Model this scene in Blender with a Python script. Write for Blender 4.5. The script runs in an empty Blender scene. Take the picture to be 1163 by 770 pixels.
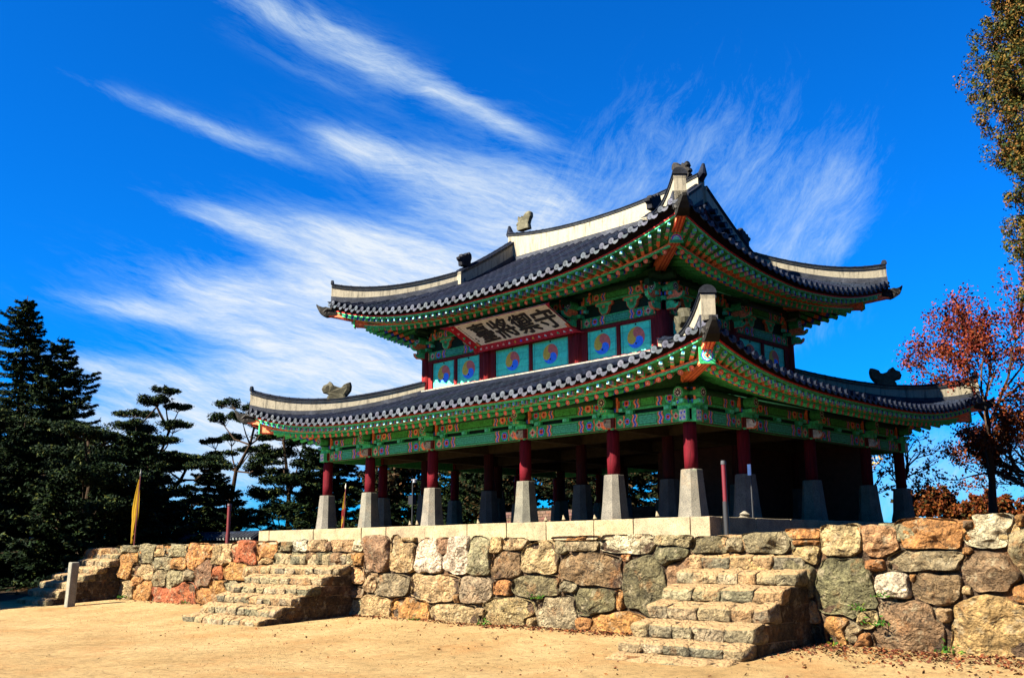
import bpy, bmesh, math, random
import numpy as np
from mathutils import Vector, Matrix, noise
R = math.radians
SC = bpy.context.scene
COL = SC.collection
random.seed(7)
RNG = np.random.default_rng(5)

# ------------------------------------------------------------------ camera
cam_d = bpy.data.cameras.new('camera')
cam = bpy.data.objects.new('camera', cam_d)
COL.objects.link(cam)
_yaw, _pit, _rol = 0.77774, 0.210766, -0.006437
_F = Vector((-math.sin(_yaw) * math.cos(_pit), math.cos(_yaw) * math.cos(_pit), math.sin(_pit)))
_R = Vector((math.cos(_yaw), math.sin(_yaw), 0))
_U = _R.cross(_F)
_R2 = _R * math.cos(_rol) + _U * math.sin(_rol)
_U2 = -_R * math.sin(_rol) + _U * math.cos(_rol)
cam.matrix_world = Matrix(((_R2.x, _U2.x, -_F.x, 0), (_R2.y, _U2.y, -_F.y, 0), (_R2.z, _U2.z, -_F.z, 2.0), (0, 0, 0, 1)))
cam_d.sensor_width = 36
cam_d.lens = 34.62
cam_d.clip_start = 0.1
cam_d.clip_end = 3000
SC.camera = cam

# ------------------------------------------------------------------ light
SUN_AZ = 197.0      # compass-like angle of the sun from +Y, clockwise (slightly left of straight in front of the facade)
SUN_EL = 39.5
sun_d = bpy.data.lights.new('sun', 'SUN')
sun_d.energy = 5.0
sun_d.angle = R(0.5)
sun_d.color = (1.0, 0.93, 0.80)
sun = bpy.data.objects.new('sun', sun_d)
COL.objects.link(sun)
_sd = Vector((math.sin(R(SUN_AZ)) * math.cos(R(SUN_EL)), math.cos(R(SUN_AZ)) * math.cos(R(SUN_EL)), math.sin(R(SUN_EL))))
sun.rotation_euler = _sd.to_track_quat('Z', 'Y').to_euler()
SC.view_settings.view_transform = 'Standard'
SC.view_settings.look = 'None'
SC.view_settings.exposure = 2.4
SC.view_settings.gamma = 1.0
SC.cycles.diffuse_bounces = 2
SC.cycles.glossy_bounces = 2
SC.cycles.max_bounces = 4

# ------------------------------------------------------------------ sky
def build_world():
    w = bpy.data.worlds.new('World')
    SC.world = w
    w.use_nodes = True
    nt = w.node_tree
    N, L = nt.nodes, nt.links
    for n in list(N):
        N.remove(n)

    def m(op, a, b=None, c=None, clamp=False):
        n = N.new('ShaderNodeMath'); n.operation = op; n.use_clamp = clamp
        for i, v in enumerate((a, b, c)):
            if v is None: continue
            if isinstance(v, (int, float)): n.inputs[i].default_value = v
            else: L.new(v, n.inputs[i])
        return n.outputs[0]
    out = N.new('ShaderNodeOutputWorld')
    sky = N.new('ShaderNodeTexSky')
    sky.sky_type = 'NISHITA'
    sky.sun_disc = False
    sky.sun_elevation = R(SUN_EL)
    sky.sun_rotation = R(SUN_AZ)
    sky.air_density = 1.0
    sky.dust_density = 0.2
    sky.ozone_density = 3.0
    hsv = N.new('ShaderNodeMix'); hsv.data_type = 'RGBA'; hsv.blend_type = 'MULTIPLY'
    hsv.inputs[0].default_value = 1.0
    hsv.inputs[7].default_value = SKY_TINT
    L.new(sky.outputs[0], hsv.inputs[6])
    skyc = hsv.outputs[2]
    tc = N.new('ShaderNodeTexCoord')
    sp = N.new('ShaderNodeSeparateXYZ'); L.new(tc.outputs['Generated'], sp.inputs[0])
    az = m('MULTIPLY', m('ARCTAN2', sp.outputs[0], sp.outputs[1]), 57.2958)
    el = m('MULTIPLY', m('ARCSINE', sp.outputs[2]), 57.2958)

    def field(ang, sx, sy, off, detail, rough, warp):
        ca, sa = math.cos(R(ang)), math.sin(R(ang))
        u = m('ADD', m('MULTIPLY', az, ca), m('MULTIPLY', el, sa))
        v = m('SUBTRACT', m('MULTIPLY', el, ca), m('MULTIPLY', az, sa))
        cw = N.new('ShaderNodeCombineXYZ'); L.new(m('MULTIPLY', u, .10), cw.inputs[0]); L.new(m('MULTIPLY', v, .16), cw.inputs[1]); cw.inputs[2].default_value = off
        wn = N.new('ShaderNodeTexNoise'); wn.inputs['Scale'].default_value = 1.0; wn.inputs['Detail'].default_value = 3
        L.new(cw.outputs[0], wn.inputs['Vector'])
        v2 = m('ADD', v, m('MULTIPLY', m('SUBTRACT', wn.outputs[0], .5), warp))
        c = N.new('ShaderNodeCombineXYZ'); L.new(m('MULTIPLY', u, sx), c.inputs[0]); L.new(m('MULTIPLY', v2, sy), c.inputs[1]); c.inputs[2].default_value = off * 3
        n = N.new('ShaderNodeTexNoise'); n.inputs['Scale'].default_value = 1.0
        n.inputs['Detail'].default_value = detail; n.inputs['Roughness'].default_value = rough
        L.new(c.outputs[0], n.inputs['Vector'])
        return n.outputs[0]

    def blob(a0, e0, ang, sl, ss, amp):
        ca, sa = math.cos(R(ang)), math.sin(R(ang))
        da, de = m('SUBTRACT', az, a0), m('SUBTRACT', el, e0)
        u = m('MULTIPLY', m('ADD', m('MULTIPLY', da, ca), m('MULTIPLY', de, sa)), 1 / sl)
        v = m('MULTIPLY', m('SUBTRACT', m('MULTIPLY', de, ca), m('MULTIPLY', da, sa)), 1 / ss)
        q = m('ADD', m('MULTIPLY', u, u), m('MULTIPLY', v, v))
        return m('MULTIPLY', m('EXPONENT', m('MULTIPLY', q, -1.0)), amp)

    def total(bl):
        t = None
        for b in bl:
            o = blob(*b)
            t = o if t is None else m('ADD', t, o)
        return t
    nL = field(-19, .10, .62, 3.1, 12, .70, 4.5)
    nL2 = field(-12, .34, 2.6, 8.4, 12, .82, 3.4)
    nR = field(56, .20, .60, 12.7, 12, .80, 6.0)
    covL = total(CLOUDS_L)
    covR = total(CLOUDS_R)
    tex = m('ADD', m('MULTIPLY', nL, .58), m('MULTIPLY', nL2, .42))
    dL = m('MULTIPLY', m('SUBTRACT', m('ADD', m('MULTIPLY', m('MINIMUM', covL, 1.35), .50), m('MULTIPLY', tex, 2.1)), 1.08), 1.15, clamp=True)
    dL = m('MULTIPLY', dL, m('SMOOTH_MIN', m('MULTIPLY', covL, 1.15), 1.0, .35))
    dR = m('MULTIPLY', m('SUBTRACT', m('ADD', m('MULTIPLY', m('MINIMUM', covR, 1.2), .42), m('MULTIPLY', nR, 1.7)), .98), .85, clamp=True)
    dR = m('MULTIPLY', dR, m('SMOOTH_MIN', m('MULTIPLY', covR, 1.15), 1.0, .35))
    dens = m('MAXIMUM', m('MINIMUM', m('ADD', dL, dR), .95), 0.0)
    mix = N.new('ShaderNodeMix'); mix.data_type = 'RGBA'
    thick = N.new('ShaderNodeMix'); thick.data_type = 'RGBA'       # thin veils let the blue through, thick parts are white
    L.new(dens, thick.inputs[0]); thick.inputs[6].default_value = (1.7, 2.95, 3.75, 1); thick.inputs[7].default_value = CLOUD_COL
    L.new(dens, mix.inputs[0]); L.new(skyc, mix.inputs[6]); L.new(thick.outputs[2], mix.inputs[7])
    bg = N.new('ShaderNodeBackground'); bg.inputs['Strength'].default_value = SKY_STR
    L.new(mix.outputs[2], bg.inputs['Color'])
    L.new(bg.outputs[0], out.inputs['Surface'])

SKY_STR = 0.05
SKY_TINT = (0.008, 0.34, 0.82, 1)
CLOUD_COL = (3.35, 3.55, 3.75, 1)
# azimuth, elevation, tilt, half length, half width, amount (degrees)
CLOUDS_L = [(-60, 29.9, -17, 5, 1.1, .70), (-54, 27.9, -21, 4.5, 1.3, .92), (-48.5, 26.0, -22, 4, .9, .85), (-44.5, 24.2, -22, 3, .5, .6), (-57, 26.6, -19, 5, .5, .35),
            (-66, 23.9, -12, 5, .45, .48), (-60.5, 22.6, -13, 5, .7, .62), (-54, 22.8, -15, 3.6, 1.1, 1.1), (-49, 21.0, -18, 4, 1.8, .85),
            (-61, 18.2, -12, 4, .7, .95), (-54.5, 17.2, -13, 6, 1.6, 1.0), (-48.5, 15.2, -14, 6, 3.0, 1.3),
            (-66.5, 12.9, -7, 4, .6, .9), (-61, 13.9, -7, 6, 1.7, 1.0), (-53, 11.5, -8, 7.5, 4.4, 1.9),
            (-67.5, 9.8, -8, 4, .7, .7), (-60, 7.8, -4, 7, 2.6, 1.15), (-64, 5.0, 0, 9, 3.4, 1.3), (-46, 9, 0, 6, 4, .9), (-43.5, 20.0, -20, 5, 3.4, .95)]
CLOUDS_R = [(-30.0, 20.6, 60, 4.6, 4.2, .95), (-25.6, 18.6, 55, 4.2, 2.0, .95), (-36.5, 22.3, 40, 5, 3.2, .70), (-41, 19.0, 20, 5, 3.4, .60),
            (-28.5, 15.8, 30, 4, 2.2, .7), (-27.5, 11.8, 10, 3.2, 1.0, .55), (-21, 3.0, 0, 16, 4.0, 1.25)]
build_world()

# ------------------------------------------------------------------ materials
def mat_base(name, rough=.8):
    m = bpy.data.materials.new(name); m.use_nodes = True
    nt = m.node_tree
    b = nt.nodes['Principled BSDF']
    b.inputs['Roughness'].default_value = rough
    return m, nt, b

def tex_noise(nt, scale, detail=6, rough=.6, coord='Object', stretch=None, off=0):
    tc = nt.nodes.new('ShaderNodeTexCoord')
    mp = nt.nodes.new('ShaderNodeMapping')
    mp.inputs['Location'].default_value = (off, off * .7, off * 1.3)
    if stretch: mp.inputs['Scale'].default_value = stretch
    nt.links.new(tc.outputs[coord], mp.inputs[0])
    n = nt.nodes.new('ShaderNodeTexNoise')
    n.inputs['Scale'].default_value = scale; n.inputs['Detail'].default_value = detail; n.inputs['Roughness'].default_value = rough
    nt.links.new(mp.outputs[0], n.inputs['Vector'])
    return n.outputs[0]

def ramp(nt, src, stops):
    r = nt.nodes.new('ShaderNodeValToRGB')
    e = r.color_ramp.elements
    while len(e) < len(stops): e.new(.5)
    for i, (p_, c) in enumerate(stops):
        e[i].position = p_
        e[i].color = (c, c, c, 1) if isinstance(c, (int, float)) else (*c, 1)
    nt.links.new(src, r.inputs[0])
    return r.outputs[0]

def mixc(nt, mode, fac, a, b):
    n = nt.nodes.new('ShaderNodeMix'); n.data_type = 'RGBA'; n.blend_type = mode
    for i, v in ((0, fac), (6, a), (7, b)):
        if isinstance(v, (int, float)): n.inputs[i].default_value = v
        elif isinstance(v, tuple): n.inputs[i].default_value = (*v[:3], 1)
        else: nt.links.new(v, n.inputs[i])
    return n.outputs[2]

def bump(nt, b, h, strength, dist):
    n = nt.nodes.new('ShaderNodeBump')
    n.inputs['Strength'].default_value = strength; n.inputs['Distance'].default_value = dist
    nt.links.new(h, n.inputs['Height'])
    nt.links.new(n.outputs[0], b.inputs['Normal'])

def attr_col(nt):
    a = nt.nodes.new('ShaderNodeAttribute'); a.attribute_name = 'Col'
    return a.outputs['Color']

def m_attr(name, rough=.7, lo=.7, hi=1.2, scale=6, bs=.2, bd=.01, bscale=25, stretch=None, spec=None):
    """own colour from the mesh, broken up by weathering noise"""
    m, nt, b = mat_base(name, rough)
    n = tex_noise(nt, scale, 8, .65, stretch=stretch)
    c = mixc(nt, 'MULTIPLY', 1.0, attr_col(nt), ramp(nt, n, [(.3, lo), (.7, hi)]))
    nt.links.new(c, b.inputs['Base Color'])
    if bs: bump(nt, b, tex_noise(nt, bscale, 6, .6), bs, bd)
    if spec is not None: b.inputs['Specular IOR Level'].default_value = spec
    return m

def m_stone(name='rough_wall_stone', sanded=False):
    m, nt, b = mat_base(name, .9)
    col = attr_col(nt)
    n1 = ramp(nt, tex_noise(nt, 2.6, 12, .75), [(.34, .30), (.5, .85), (.64, 1.45)])
    n2 = ramp(nt, tex_noise(nt, 11, 10, .8, off=4), [(.38, .38), (.5, 1.0), (.62, 1.4)])
    c = mixc(nt, 'MULTIPLY', 1.0, col, n1)
    c = mixc(nt, 'MULTIPLY', 1.0, c, n2)
    li = ramp(nt, tex_noise(nt, 3.4, 10, .72, off=9), [(.55, 0.0), (.62, .6)])       # pale lichen
    c = mixc(nt, 'MIX', li, c, (0.252, 0.203, 0.119))
    dk = ramp(nt, tex_noise(nt, 5.5, 10, .8, off=17), [(.55, 0.0), (.66, .75)])      # dark lichen
    c = mixc(nt, 'MIX', dk, c, (0.020, 0.017, 0.010))
    og = ramp(nt, tex_noise(nt, 1.6, 8, .7, off=23), [(.55, 0.0), (.68, .5)])        # iron stains
    c = mixc(nt, 'MIX', og, c, (0.210, 0.084, 0.021))
    if sanded:      # blown sand lying on whatever faces up
        g = nt.nodes.new('ShaderNodeNewGeometry'); sx = nt.nodes.new('ShaderNodeSeparateXYZ'); nt.links.new(g.outputs['Normal'], sx.inputs[0])
        ad = nt.nodes.new('ShaderNodeMath'); ad.operation = 'ADD'; nt.links.new(sx.outputs[2], ad.inputs[0])
        sc_ = nt.nodes.new('ShaderNodeMath'); sc_.operation = 'MULTIPLY'; sc_.inputs[1].default_value = .5; nt.links.new(tex_noise(nt, 6, 6, .7, off=31), sc_.inputs[0]); nt.links.new(sc_.outputs[0], ad.inputs[1])
        c = mixc(nt, 'MIX', ramp(nt, ad.outputs[0], [(.62, 0.0), (.85, .92)]), c, (.30, .19, .085))
    nt.links.new(c, b.inputs['Base Color'])
    v = nt.nodes.new('ShaderNodeTexVoronoi'); v.inputs['Scale'].default_value = 5.5; v.inputs['Randomness'].default_value = 1
    tcv = nt.nodes.new('ShaderNodeTexCoord'); wv = nt.nodes.new('ShaderNodeVectorMath'); wv.operation = 'ADD'
    nz = nt.nodes.new('ShaderNodeTexNoise'); nz.inputs['Scale'].default_value = 3; nz.inputs['Detail'].default_value = 5
    nt.links.new(tcv.outputs['Object'], nz.inputs['Vector']); nt.links.new(tcv.outputs['Object'], wv.inputs[0]); nt.links.new(nz.outputs['Color'], wv.inputs[1]); nt.links.new(wv.outputs[0], v.inputs['Vector'])
    h = mixc(nt, 'ADD', 1.0, tex_noise(nt, 6, 14, .78, off=2), ramp(nt, v.outputs['Distance'], [(.0, 0.0), (.8, .7)]))
    bump(nt, b, h, 1.0, .13)
    b.inputs['Specular IOR Level'].default_value = .2
    return m

def m_granite():
    m, nt, b = mat_base('cut_granite', .85)
    col = attr_col(nt)
    sp_ = ramp(nt, tex_noise(nt, 42, 4, .8), [(.38, .35), (.5, 1.0), (.62, 1.25)])
    st = ramp(nt, tex_noise(nt, 1.7, 8, .7, off=5), [(.35, .62), (.6, 1.15)])
    c = mixc(nt, 'MULTIPLY', 1.0, mixc(nt, 'MULTIPLY', 1.0, col, sp_), st)
    st2 = ramp(nt, tex_noise(nt, 1.1, 9, .75, off=11), [(.56, 0.0), (.72, .5)])
    c = mixc(nt, 'MIX', st2, c, (0.168, 0.098, 0.038))
    nt.links.new(c, b.inputs['Base Color'])
    bump(nt, b, tex_noise(nt, 40, 6, .7), .6, .015)
    return m

def m_sand(name='sandy_ground', mul=1.0):
    m, nt, b = mat_base(name, .95)
    base = ramp(nt, tex_noise(nt, .35, 10, .65), [(.3, (.25, .155, .060)), (.5, (.325, .216, .091)), (.7, (.38, .265, .120))])
    f = ramp(nt, tex_noise(nt, 3.2, 12, .78, off=3), [(.3, .60), (.5, 1.0), (.7, 1.18)])
    g = ramp(nt, tex_noise(nt, 60, 4, .8, off=8), [(.3, .62), (.5, 1.0), (.7, 1.22)])
    c = mixc(nt, 'MULTIPLY', 1.0, mixc(nt, 'MULTIPLY', 1.0, base, f), g)
    md = ramp(nt, tex_noise(nt, 13, 7, .75, off=19), [(.34, .62), (.47, 1.0), (.7, 1.12)])
    c = mixc(nt, 'MULTIPLY', 1.0, c, md)
    wm = ramp(nt, tex_noise(nt, .55, 9, .7, off=27), [(.5, 0.0), (.66, .55)])
    c = mixc(nt, 'MIX', wm, c, (.30, .145, .048))
    lp = ramp(nt, tex_noise(nt, .9, 10, .75, off=14, stretch=(.5, 2.2, 1)), [(.58, 0.0), (.72, .45)])
    c = mixc(nt, 'MIX', lp, c, (0.119, 0.049, 0.015))
    if mul == 1.0:       # beyond the yard the ground is made dark leaf mould to cut bounce light
        tg = nt.nodes.new('ShaderNodeTexCoord'); sg = nt.nodes.new('ShaderNodeSeparateXYZ'); nt.links.new(tg.outputs['Object'], sg.inputs[0])
        def mm(op, p_, q_):
            n_ = nt.nodes.new('ShaderNodeMath'); n_.operation = op
            for i_, v_ in enumerate((p_, q_)):
                if isinstance(v_, (int, float)): n_.inputs[i_].default_value = v_
                else: nt.links.new(v_, n_.inputs[i_])
            return n_.outputs[0]
        wob = mm('MULTIPLY', tex_noise(nt, .3, 6, .7, off=41), 4.0)
        edge = mm('MAXIMUM', mm('MAXIMUM', mm('ADD', sg.outputs[0], -.5), mm('SUBTRACT', 1.0, sg.outputs[1])), mm('SUBTRACT', -49.5, sg.outputs[0]))
        ff = ramp(nt, mm('MULTIPLY', mm('ADD', edge, wob), .25), [(.45, 0.0), (.8, 1.0)])
        c = mixc(nt, 'MIX', ff, c, (.035, .022, .011))
    if mul != 1.0: c = mixc(nt, 'MULTIPLY', 1.0, c, (mul, mul * .8, mul * .7))
    nt.links.new(c, b.inputs['Base Color'])
    fp = nt.nodes.new('ShaderNodeTexVoronoi'); fp.inputs['Scale'].default_value = 2.6
    tcf = nt.nodes.new('ShaderNodeTexCoord'); nt.links.new(tcf.outputs['Object'], fp.inputs['Vector'])
    h = mixc(nt, 'ADD', 1.0, tex_noise(nt, 2.5, 14, .82), ramp(nt, tex_noise(nt, 45, 5, .7), [(.3, 0.0), (.7, .25)]))
    h = mixc(nt, 'ADD', 1.0, h, ramp(nt, fp.outputs['Distance'], [(.05, 0.0), (.28, .5)]))
    bump(nt, b, h, 1.0, .10)
    b.inputs['Specular IOR Level'].default_value = .1
    return m

def m_plaster():
    m, nt, b = mat_base('weathered_lime_plaster', .9)
    col = attr_col(nt)
    s = ramp(nt, tex_noise(nt, 3.0, 8, .7, stretch=(3, 3, .3)), [(.36, .42), (.48, .95), (.62, 1.1)])
    s2 = ramp(nt, tex_noise(nt, 14, 8, .75, off=6), [(.34, .6), (.48, 1.0)])
    c = mixc(nt, 'MULTIPLY', 1.0, mixc(nt, 'MULTIPLY', 1.0, col, s), s2)
    nt.links.new(c, b.inputs['Base Color'])
    bump(nt, b, tex_noise(nt, 12, 8, .7), .35, .02)
    return m

def m_tile():
    m, nt, b = mat_base('dark_clay_tile', .6)
    b.inputs['Specular IOR Level'].default_value = .07
    col = attr_col(nt)
    s = ramp(nt, tex_noise(nt, 2.4, 8, .7), [(.3, .6), (.5, 1.0), (.72, 1.9)])
    s2 = ramp(nt, tex_noise(nt, 18, 5, .7, off=5), [(.3, .7), (.7, 1.4)])
    c = mixc(nt, 'MULTIPLY', 1.0, mixc(nt, 'MULTIPLY', 1.0, col, s), s2)
    nt.links.new(c, b.inputs['Base Color'])
    nt.links.new(ramp(nt, tex_noise(nt, 5, 6, .7, off=3), [(.3, .5), (.7, .85)]), b.inputs['Roughness'])
    bump(nt, b, tex_noise(nt, 22, 6, .7), .4, .015)
    return m

def m_leaf(name, trans=.0, rough=.6):
    m, nt, b = mat_base(name, rough)
    nt.links.new(attr_col(nt), b.inputs['Base Color'])
    b.inputs['Specular IOR Level'].default_value = .06
    return m

M = dict(stone=m_stone(), step=m_stone('sanded_step_stone', True), leafmould=m_sand('leaf_mould_ground', .15), granite=m_granite(), sand=m_sand(), plaster=m_plaster(), tile=m_tile(),
         paint=m_attr('painted_timber', .65, .38, 1.35, 16, .4, .01, 40, spec=.25),
         wood=m_attr('old_red_timber', .75, .4, 1.35, 5, .6, .015, 22, stretch=(6, 6, .35), spec=.1),
         dark=m_attr('dark_timber', .8, .6, 1.2, 5, .2, .01, 30, spec=.1),
         bark=m_attr('tree_bark', .9, .5, 1.4, 8, .8, .03, 14, stretch=(3, 3, .7), spec=.1),
         leaf=m_leaf('leaves'), needle=m_leaf('pine_needles', rough=.7),
         metal=m_attr('painted_metal', .45, .8, 1.1, 8, .1, .005, 30),
         cloth=m_attr('flag_cloth', .8, .85, 1.1, 6, .2, .01, 30, spec=.1),
         brick=m_attr('old_brick', .9, .6, 1.3, 12, .5, .02, 30, spec=.1),
         panel=m_attr('sign_panel_paint', .7, .70, 1.1, 14, .3, .006, 30),
         litter=m_leaf('dry_leaves', rough=.9))

# ------------------------------------------------------------------ mesh helpers
class MB:
    def __init__(s): s.v = []; s.f = []; s.c = []
    def add(s, vs, fs, col):
        n = len(s.v)
        s.v.extend([tuple(x) for x in vs])
        multi = isinstance(col, list)
        for i, f in enumerate(fs):
            s.f.append(tuple(n + k for k in f)); s.c.append(col[i] if multi else col)
    def box(s, lo, hi, col, fn=None):
        x0, y0, z0 = lo; x1, y1, z1 = hi
        vs = [(x0, y0, z0), (x1, y0, z0), (x1, y1, z0), (x0, y1, z0), (x0, y0, z1), (x1, y0, z1), (x1, y1, z1), (x0, y1, z1)]
        if fn: vs = [fn(*q) for q in vs]
        s.add(vs, [(0, 3, 2, 1), (4, 5, 6, 7), (0, 1, 5, 4), (1, 2, 6, 5), (2, 3, 7, 6), (3, 0, 4, 7)], col)
    def hexa(s, a, b, col):   # two quads (4 pts each), a -> b
        s.add(list(a) + list(b), [(3, 2, 1, 0), (4, 5, 6, 7), (0, 1, 5, 4), (1, 2, 6, 5), (2, 3, 7, 6), (3, 0, 4, 7)], col)
    def tube(s, pts, rads, col, n=8, caps=True):
        pts = [Vector(q) for q in pts]
        rings = []
        for i, q in enumerate(pts):
            d = (pts[min(i + 1, len(pts) - 1)] - pts[max(i - 1, 0)]).normalized()
            a = d.cross(Vector((0, 0, 1)))
            if a.length < .05: a = d.cross(Vector((0, 1, 0)))
            a.normalize(); b2 = d.cross(a)
            rings.append([q + (a * math.cos(2 * math.pi * k / n) + b2 * math.sin(2 * math.pi * k / n)) * rads[i] for k in range(n)])
        vs = [v for r_ in rings for v in r_]
        fs = []
        for i in range(len(pts) - 1):
            for k in range(n):
                k2 = (k + 1) % n
                fs.append((i * n + k, (i + 1) * n + k, (i + 1) * n + k2, i * n + k2))
        if caps:
            fs.append(tuple(range(n))); fs.append(tuple((len(pts) - 1) * n + k for k in reversed(range(n))))
        s.add(vs, fs, col)
    def build(s, name, mat, parent=None, smooth=False, fix=False):
        me = bpy.data.meshes.new(name)
        me.from_pydata(s.v, [], s.f)
        at = me.attributes.new('Col', 'FLOAT_COLOR', 'CORNER')
        cnt = np.array([len(f) for f in s.f])
        c = np.repeat(np.array([(*q[:3], 1.0) for q in s.c], dtype=np.float32), cnt, axis=0)
        at.data.foreach_set('color', c.ravel())
        if smooth:
            me.polygons.foreach_set('use_smooth', [True] * len(s.f))
        if fix:
            bm = bmesh.new(); bm.from_mesh(me); bmesh.ops.recalc_face_normals(bm, faces=bm.faces); bm.to_mesh(me); bm.free()
        me.materials.append(M[mat] if isinstance(mat, str) else mat)
        o = bpy.data.objects.new(name, me)
        COL.objects.link(o)
        if parent is not None: o.parent = parent
        return o

def empty(name, label, cat, loc=(0, 0, 0), group=None):
    o = bpy.data.objects.new(name, None); COL.objects.link(o)
    o.empty_display_size = .2
    o.location = loc
    tag(o, label, cat, group)
    bpy.context.view_layer.update()
    return o
def tag(o, label, cat, group=None):
    o['label'] = label; o['category'] = cat
    if group: o['group'] = group
    return o
def child(o, parent):        # parent while keeping world-space vertices
    o.parent = parent
    o.matrix_parent_inverse = Matrix.Translation(-Vector(parent.location)) if parent.type == 'EMPTY' else Matrix.Identity(4)
    return o

def jit(c, a=.12):
    k = 1 + random.uniform(-a, a)
    return tuple(max(0, x * k * (1 + random.uniform(-a, a) * .4)) for x in c)
# ------------------------------------------------------------------ stone builders
SCOL = dict(o=(.255, .118, .034), p=(.285, .165, .066), t=(.265, .178, .078), w=(.37, .31, .20), g=(.165, .130, .068), k=(.098, .080, .038), b=(.150, .088, .042), r=(.235, .064, .022))
GX = [-1, -.94, -.7, -.25, .25, .7, .94, 1]
def rock_block(mb, lo, hi, col, rnd=.04, amp=.02, freq=3.0, seed=0.0, fn=None):
    c = [(a + b) / 2 for a, b in zip(lo, hi)]; h = [(b - a) / 2 for a, b in zip(lo, hi)]
    rnd = min(rnd, *[q * .9 for q in h])
    idx = {}; vs = []; fs = []
    n = len(GX) - 1
    def vid(i, j, k):
        if (i, j, k) in idx: return idx[(i, j, k)]
        p_ = [c[0] + h[0] * GX[i], c[1] + h[1] * GX[j], c[2] + h[2] * GX[k]]
        q = [min(max(p_[a], lo[a] + rnd), hi[a] - rnd) for a in range(3)]
        d = Vector([p_[a] - q[a] for a in range(3)])
        if d.length > 1e-6: d = d.normalized() * rnd
        P = Vector(q) + d
        ctr = (P - Vector(c)).normalized()
        sv = Vector((seed * 3.1, seed * 1.7, seed * 2.3))
        P = P + ctr * (noise.noise(P * freq + sv) * amp + noise.noise(P * freq * 3.3 + sv) * amp * .5)
        idx[(i, j, k)] = len(vs)
        vs.append(fn(*P) if fn else tuple(P))
        return idx[(i, j, k)]
    for a in range(n):
        for b in range(n):
            fs.append((vid(a, b, 0), vid(a, b + 1, 0), vid(a + 1, b + 1, 0), vid(a + 1, b, 0)))
            fs.append((vid(a, b, n), vid(a + 1, b, n), vid(a + 1, b + 1, n), vid(a, b + 1, n)))
            fs.append((vid(a, 0, b), vid(a + 1, 0, b), vid(a + 1, 0, b + 1), vid(a, 0, b + 1)))
            fs.append((vid(a, n, b), vid(a, n, b + 1), vid(a + 1, n, b + 1), vid(a + 1, n, b)))
            fs.append((vid(0, a, b), vid(0, a, b + 1), vid(0, a + 1, b + 1), vid(0, a + 1, b)))
            fs.append((vid(n, a, b), vid(n, a + 1, b), vid(n, a + 1, b + 1), vid(n, a, b + 1)))
    mb.add(vs, fs, col)

# ------------------------------------------------------------------ ground
YW = 19.69
def gz(x, y):
    d = max(0.0, YW - y)
    z = -.06 * min(d, 5.5) - .004 * min(max(0, d - 5.5), 20)
    z += .05 * noise.noise(Vector((x * .35, y * .35, 0))) + .012 * noise.noise(Vector((x * 1.7, y * 1.7, 3)))
    if x > -16: z += .03 * min(6, x + 16) / 6
    return z
def build_ground():
    xs = [-900, -400, -200, -120] + list(np.arange(-90, -50, 1.6)) + list(np.arange(-50, 6, .4)) + list(np.arange(6, 30, 2.0)) + [60, 120, 300, 900]
    ys = [-900, -300, -100, -40, -15, -5] + list(np.arange(0, 10, 1.0)) + list(np.arange(10, 20.4, .26)) + list(np.arange(20.8, 46, 2.5)) + [80, 200, 500, 1200]
    v = []
    for y in ys:
        for x in xs:
            v.append((x, y, gz(x, y) if y < 20.5 else -.3 - max(0, y - 80) * .02))
    nx = len(xs); f = []
    for j in range(len(ys) - 1):
        for i in range(nx - 1):
            f.append((j * nx + i, j * nx + i + 1, (j + 1) * nx + i + 1, (j + 1) * nx + i))
    mb = MB(); mb.add(v, f, (.5, .3, .12))
    o = mb.build('ground', 'sand', smooth=True); o['kind'] = 'structure'
    mb = MB()      # the earth on top of the stone terrace
    xs = [-130, -110, -90, -70] + list(np.arange(-60, -47.9, 2.0)) + [-47.9] + list(np.arange(-46, 0, 2.0)) + [0, 6]
    ys = [19.95, 20.6, 22, 24, 27, 31, 36, 42, 50, 60, 72]
    v = [(x, y, 2.27 + (.05 * noise.noise(Vector((x * .3, y * .3, 5))) if y > 20 else -.12) - 2.6 * max(0, 1 - (y - 19.9) / 5.5) * min(1, max(0, (-47.8 - x) / .6))) for y in ys for x in xs]
    nx = len(xs)
    f = [(j * nx + i, j * nx + i + 1, (j + 1) * nx + i + 1, (j + 1) * nx + i) for j in range(len(ys) - 1) for i in range(nx - 1)]
    mb.add(v, f, (.4, .26, .12))
    o = mb.build('terrace_ground', 'leafmould', smooth=True); o['kind'] = 'structure'  # leaf mould put on the unseen terrace top to cut bounce light
build_ground()

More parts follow.
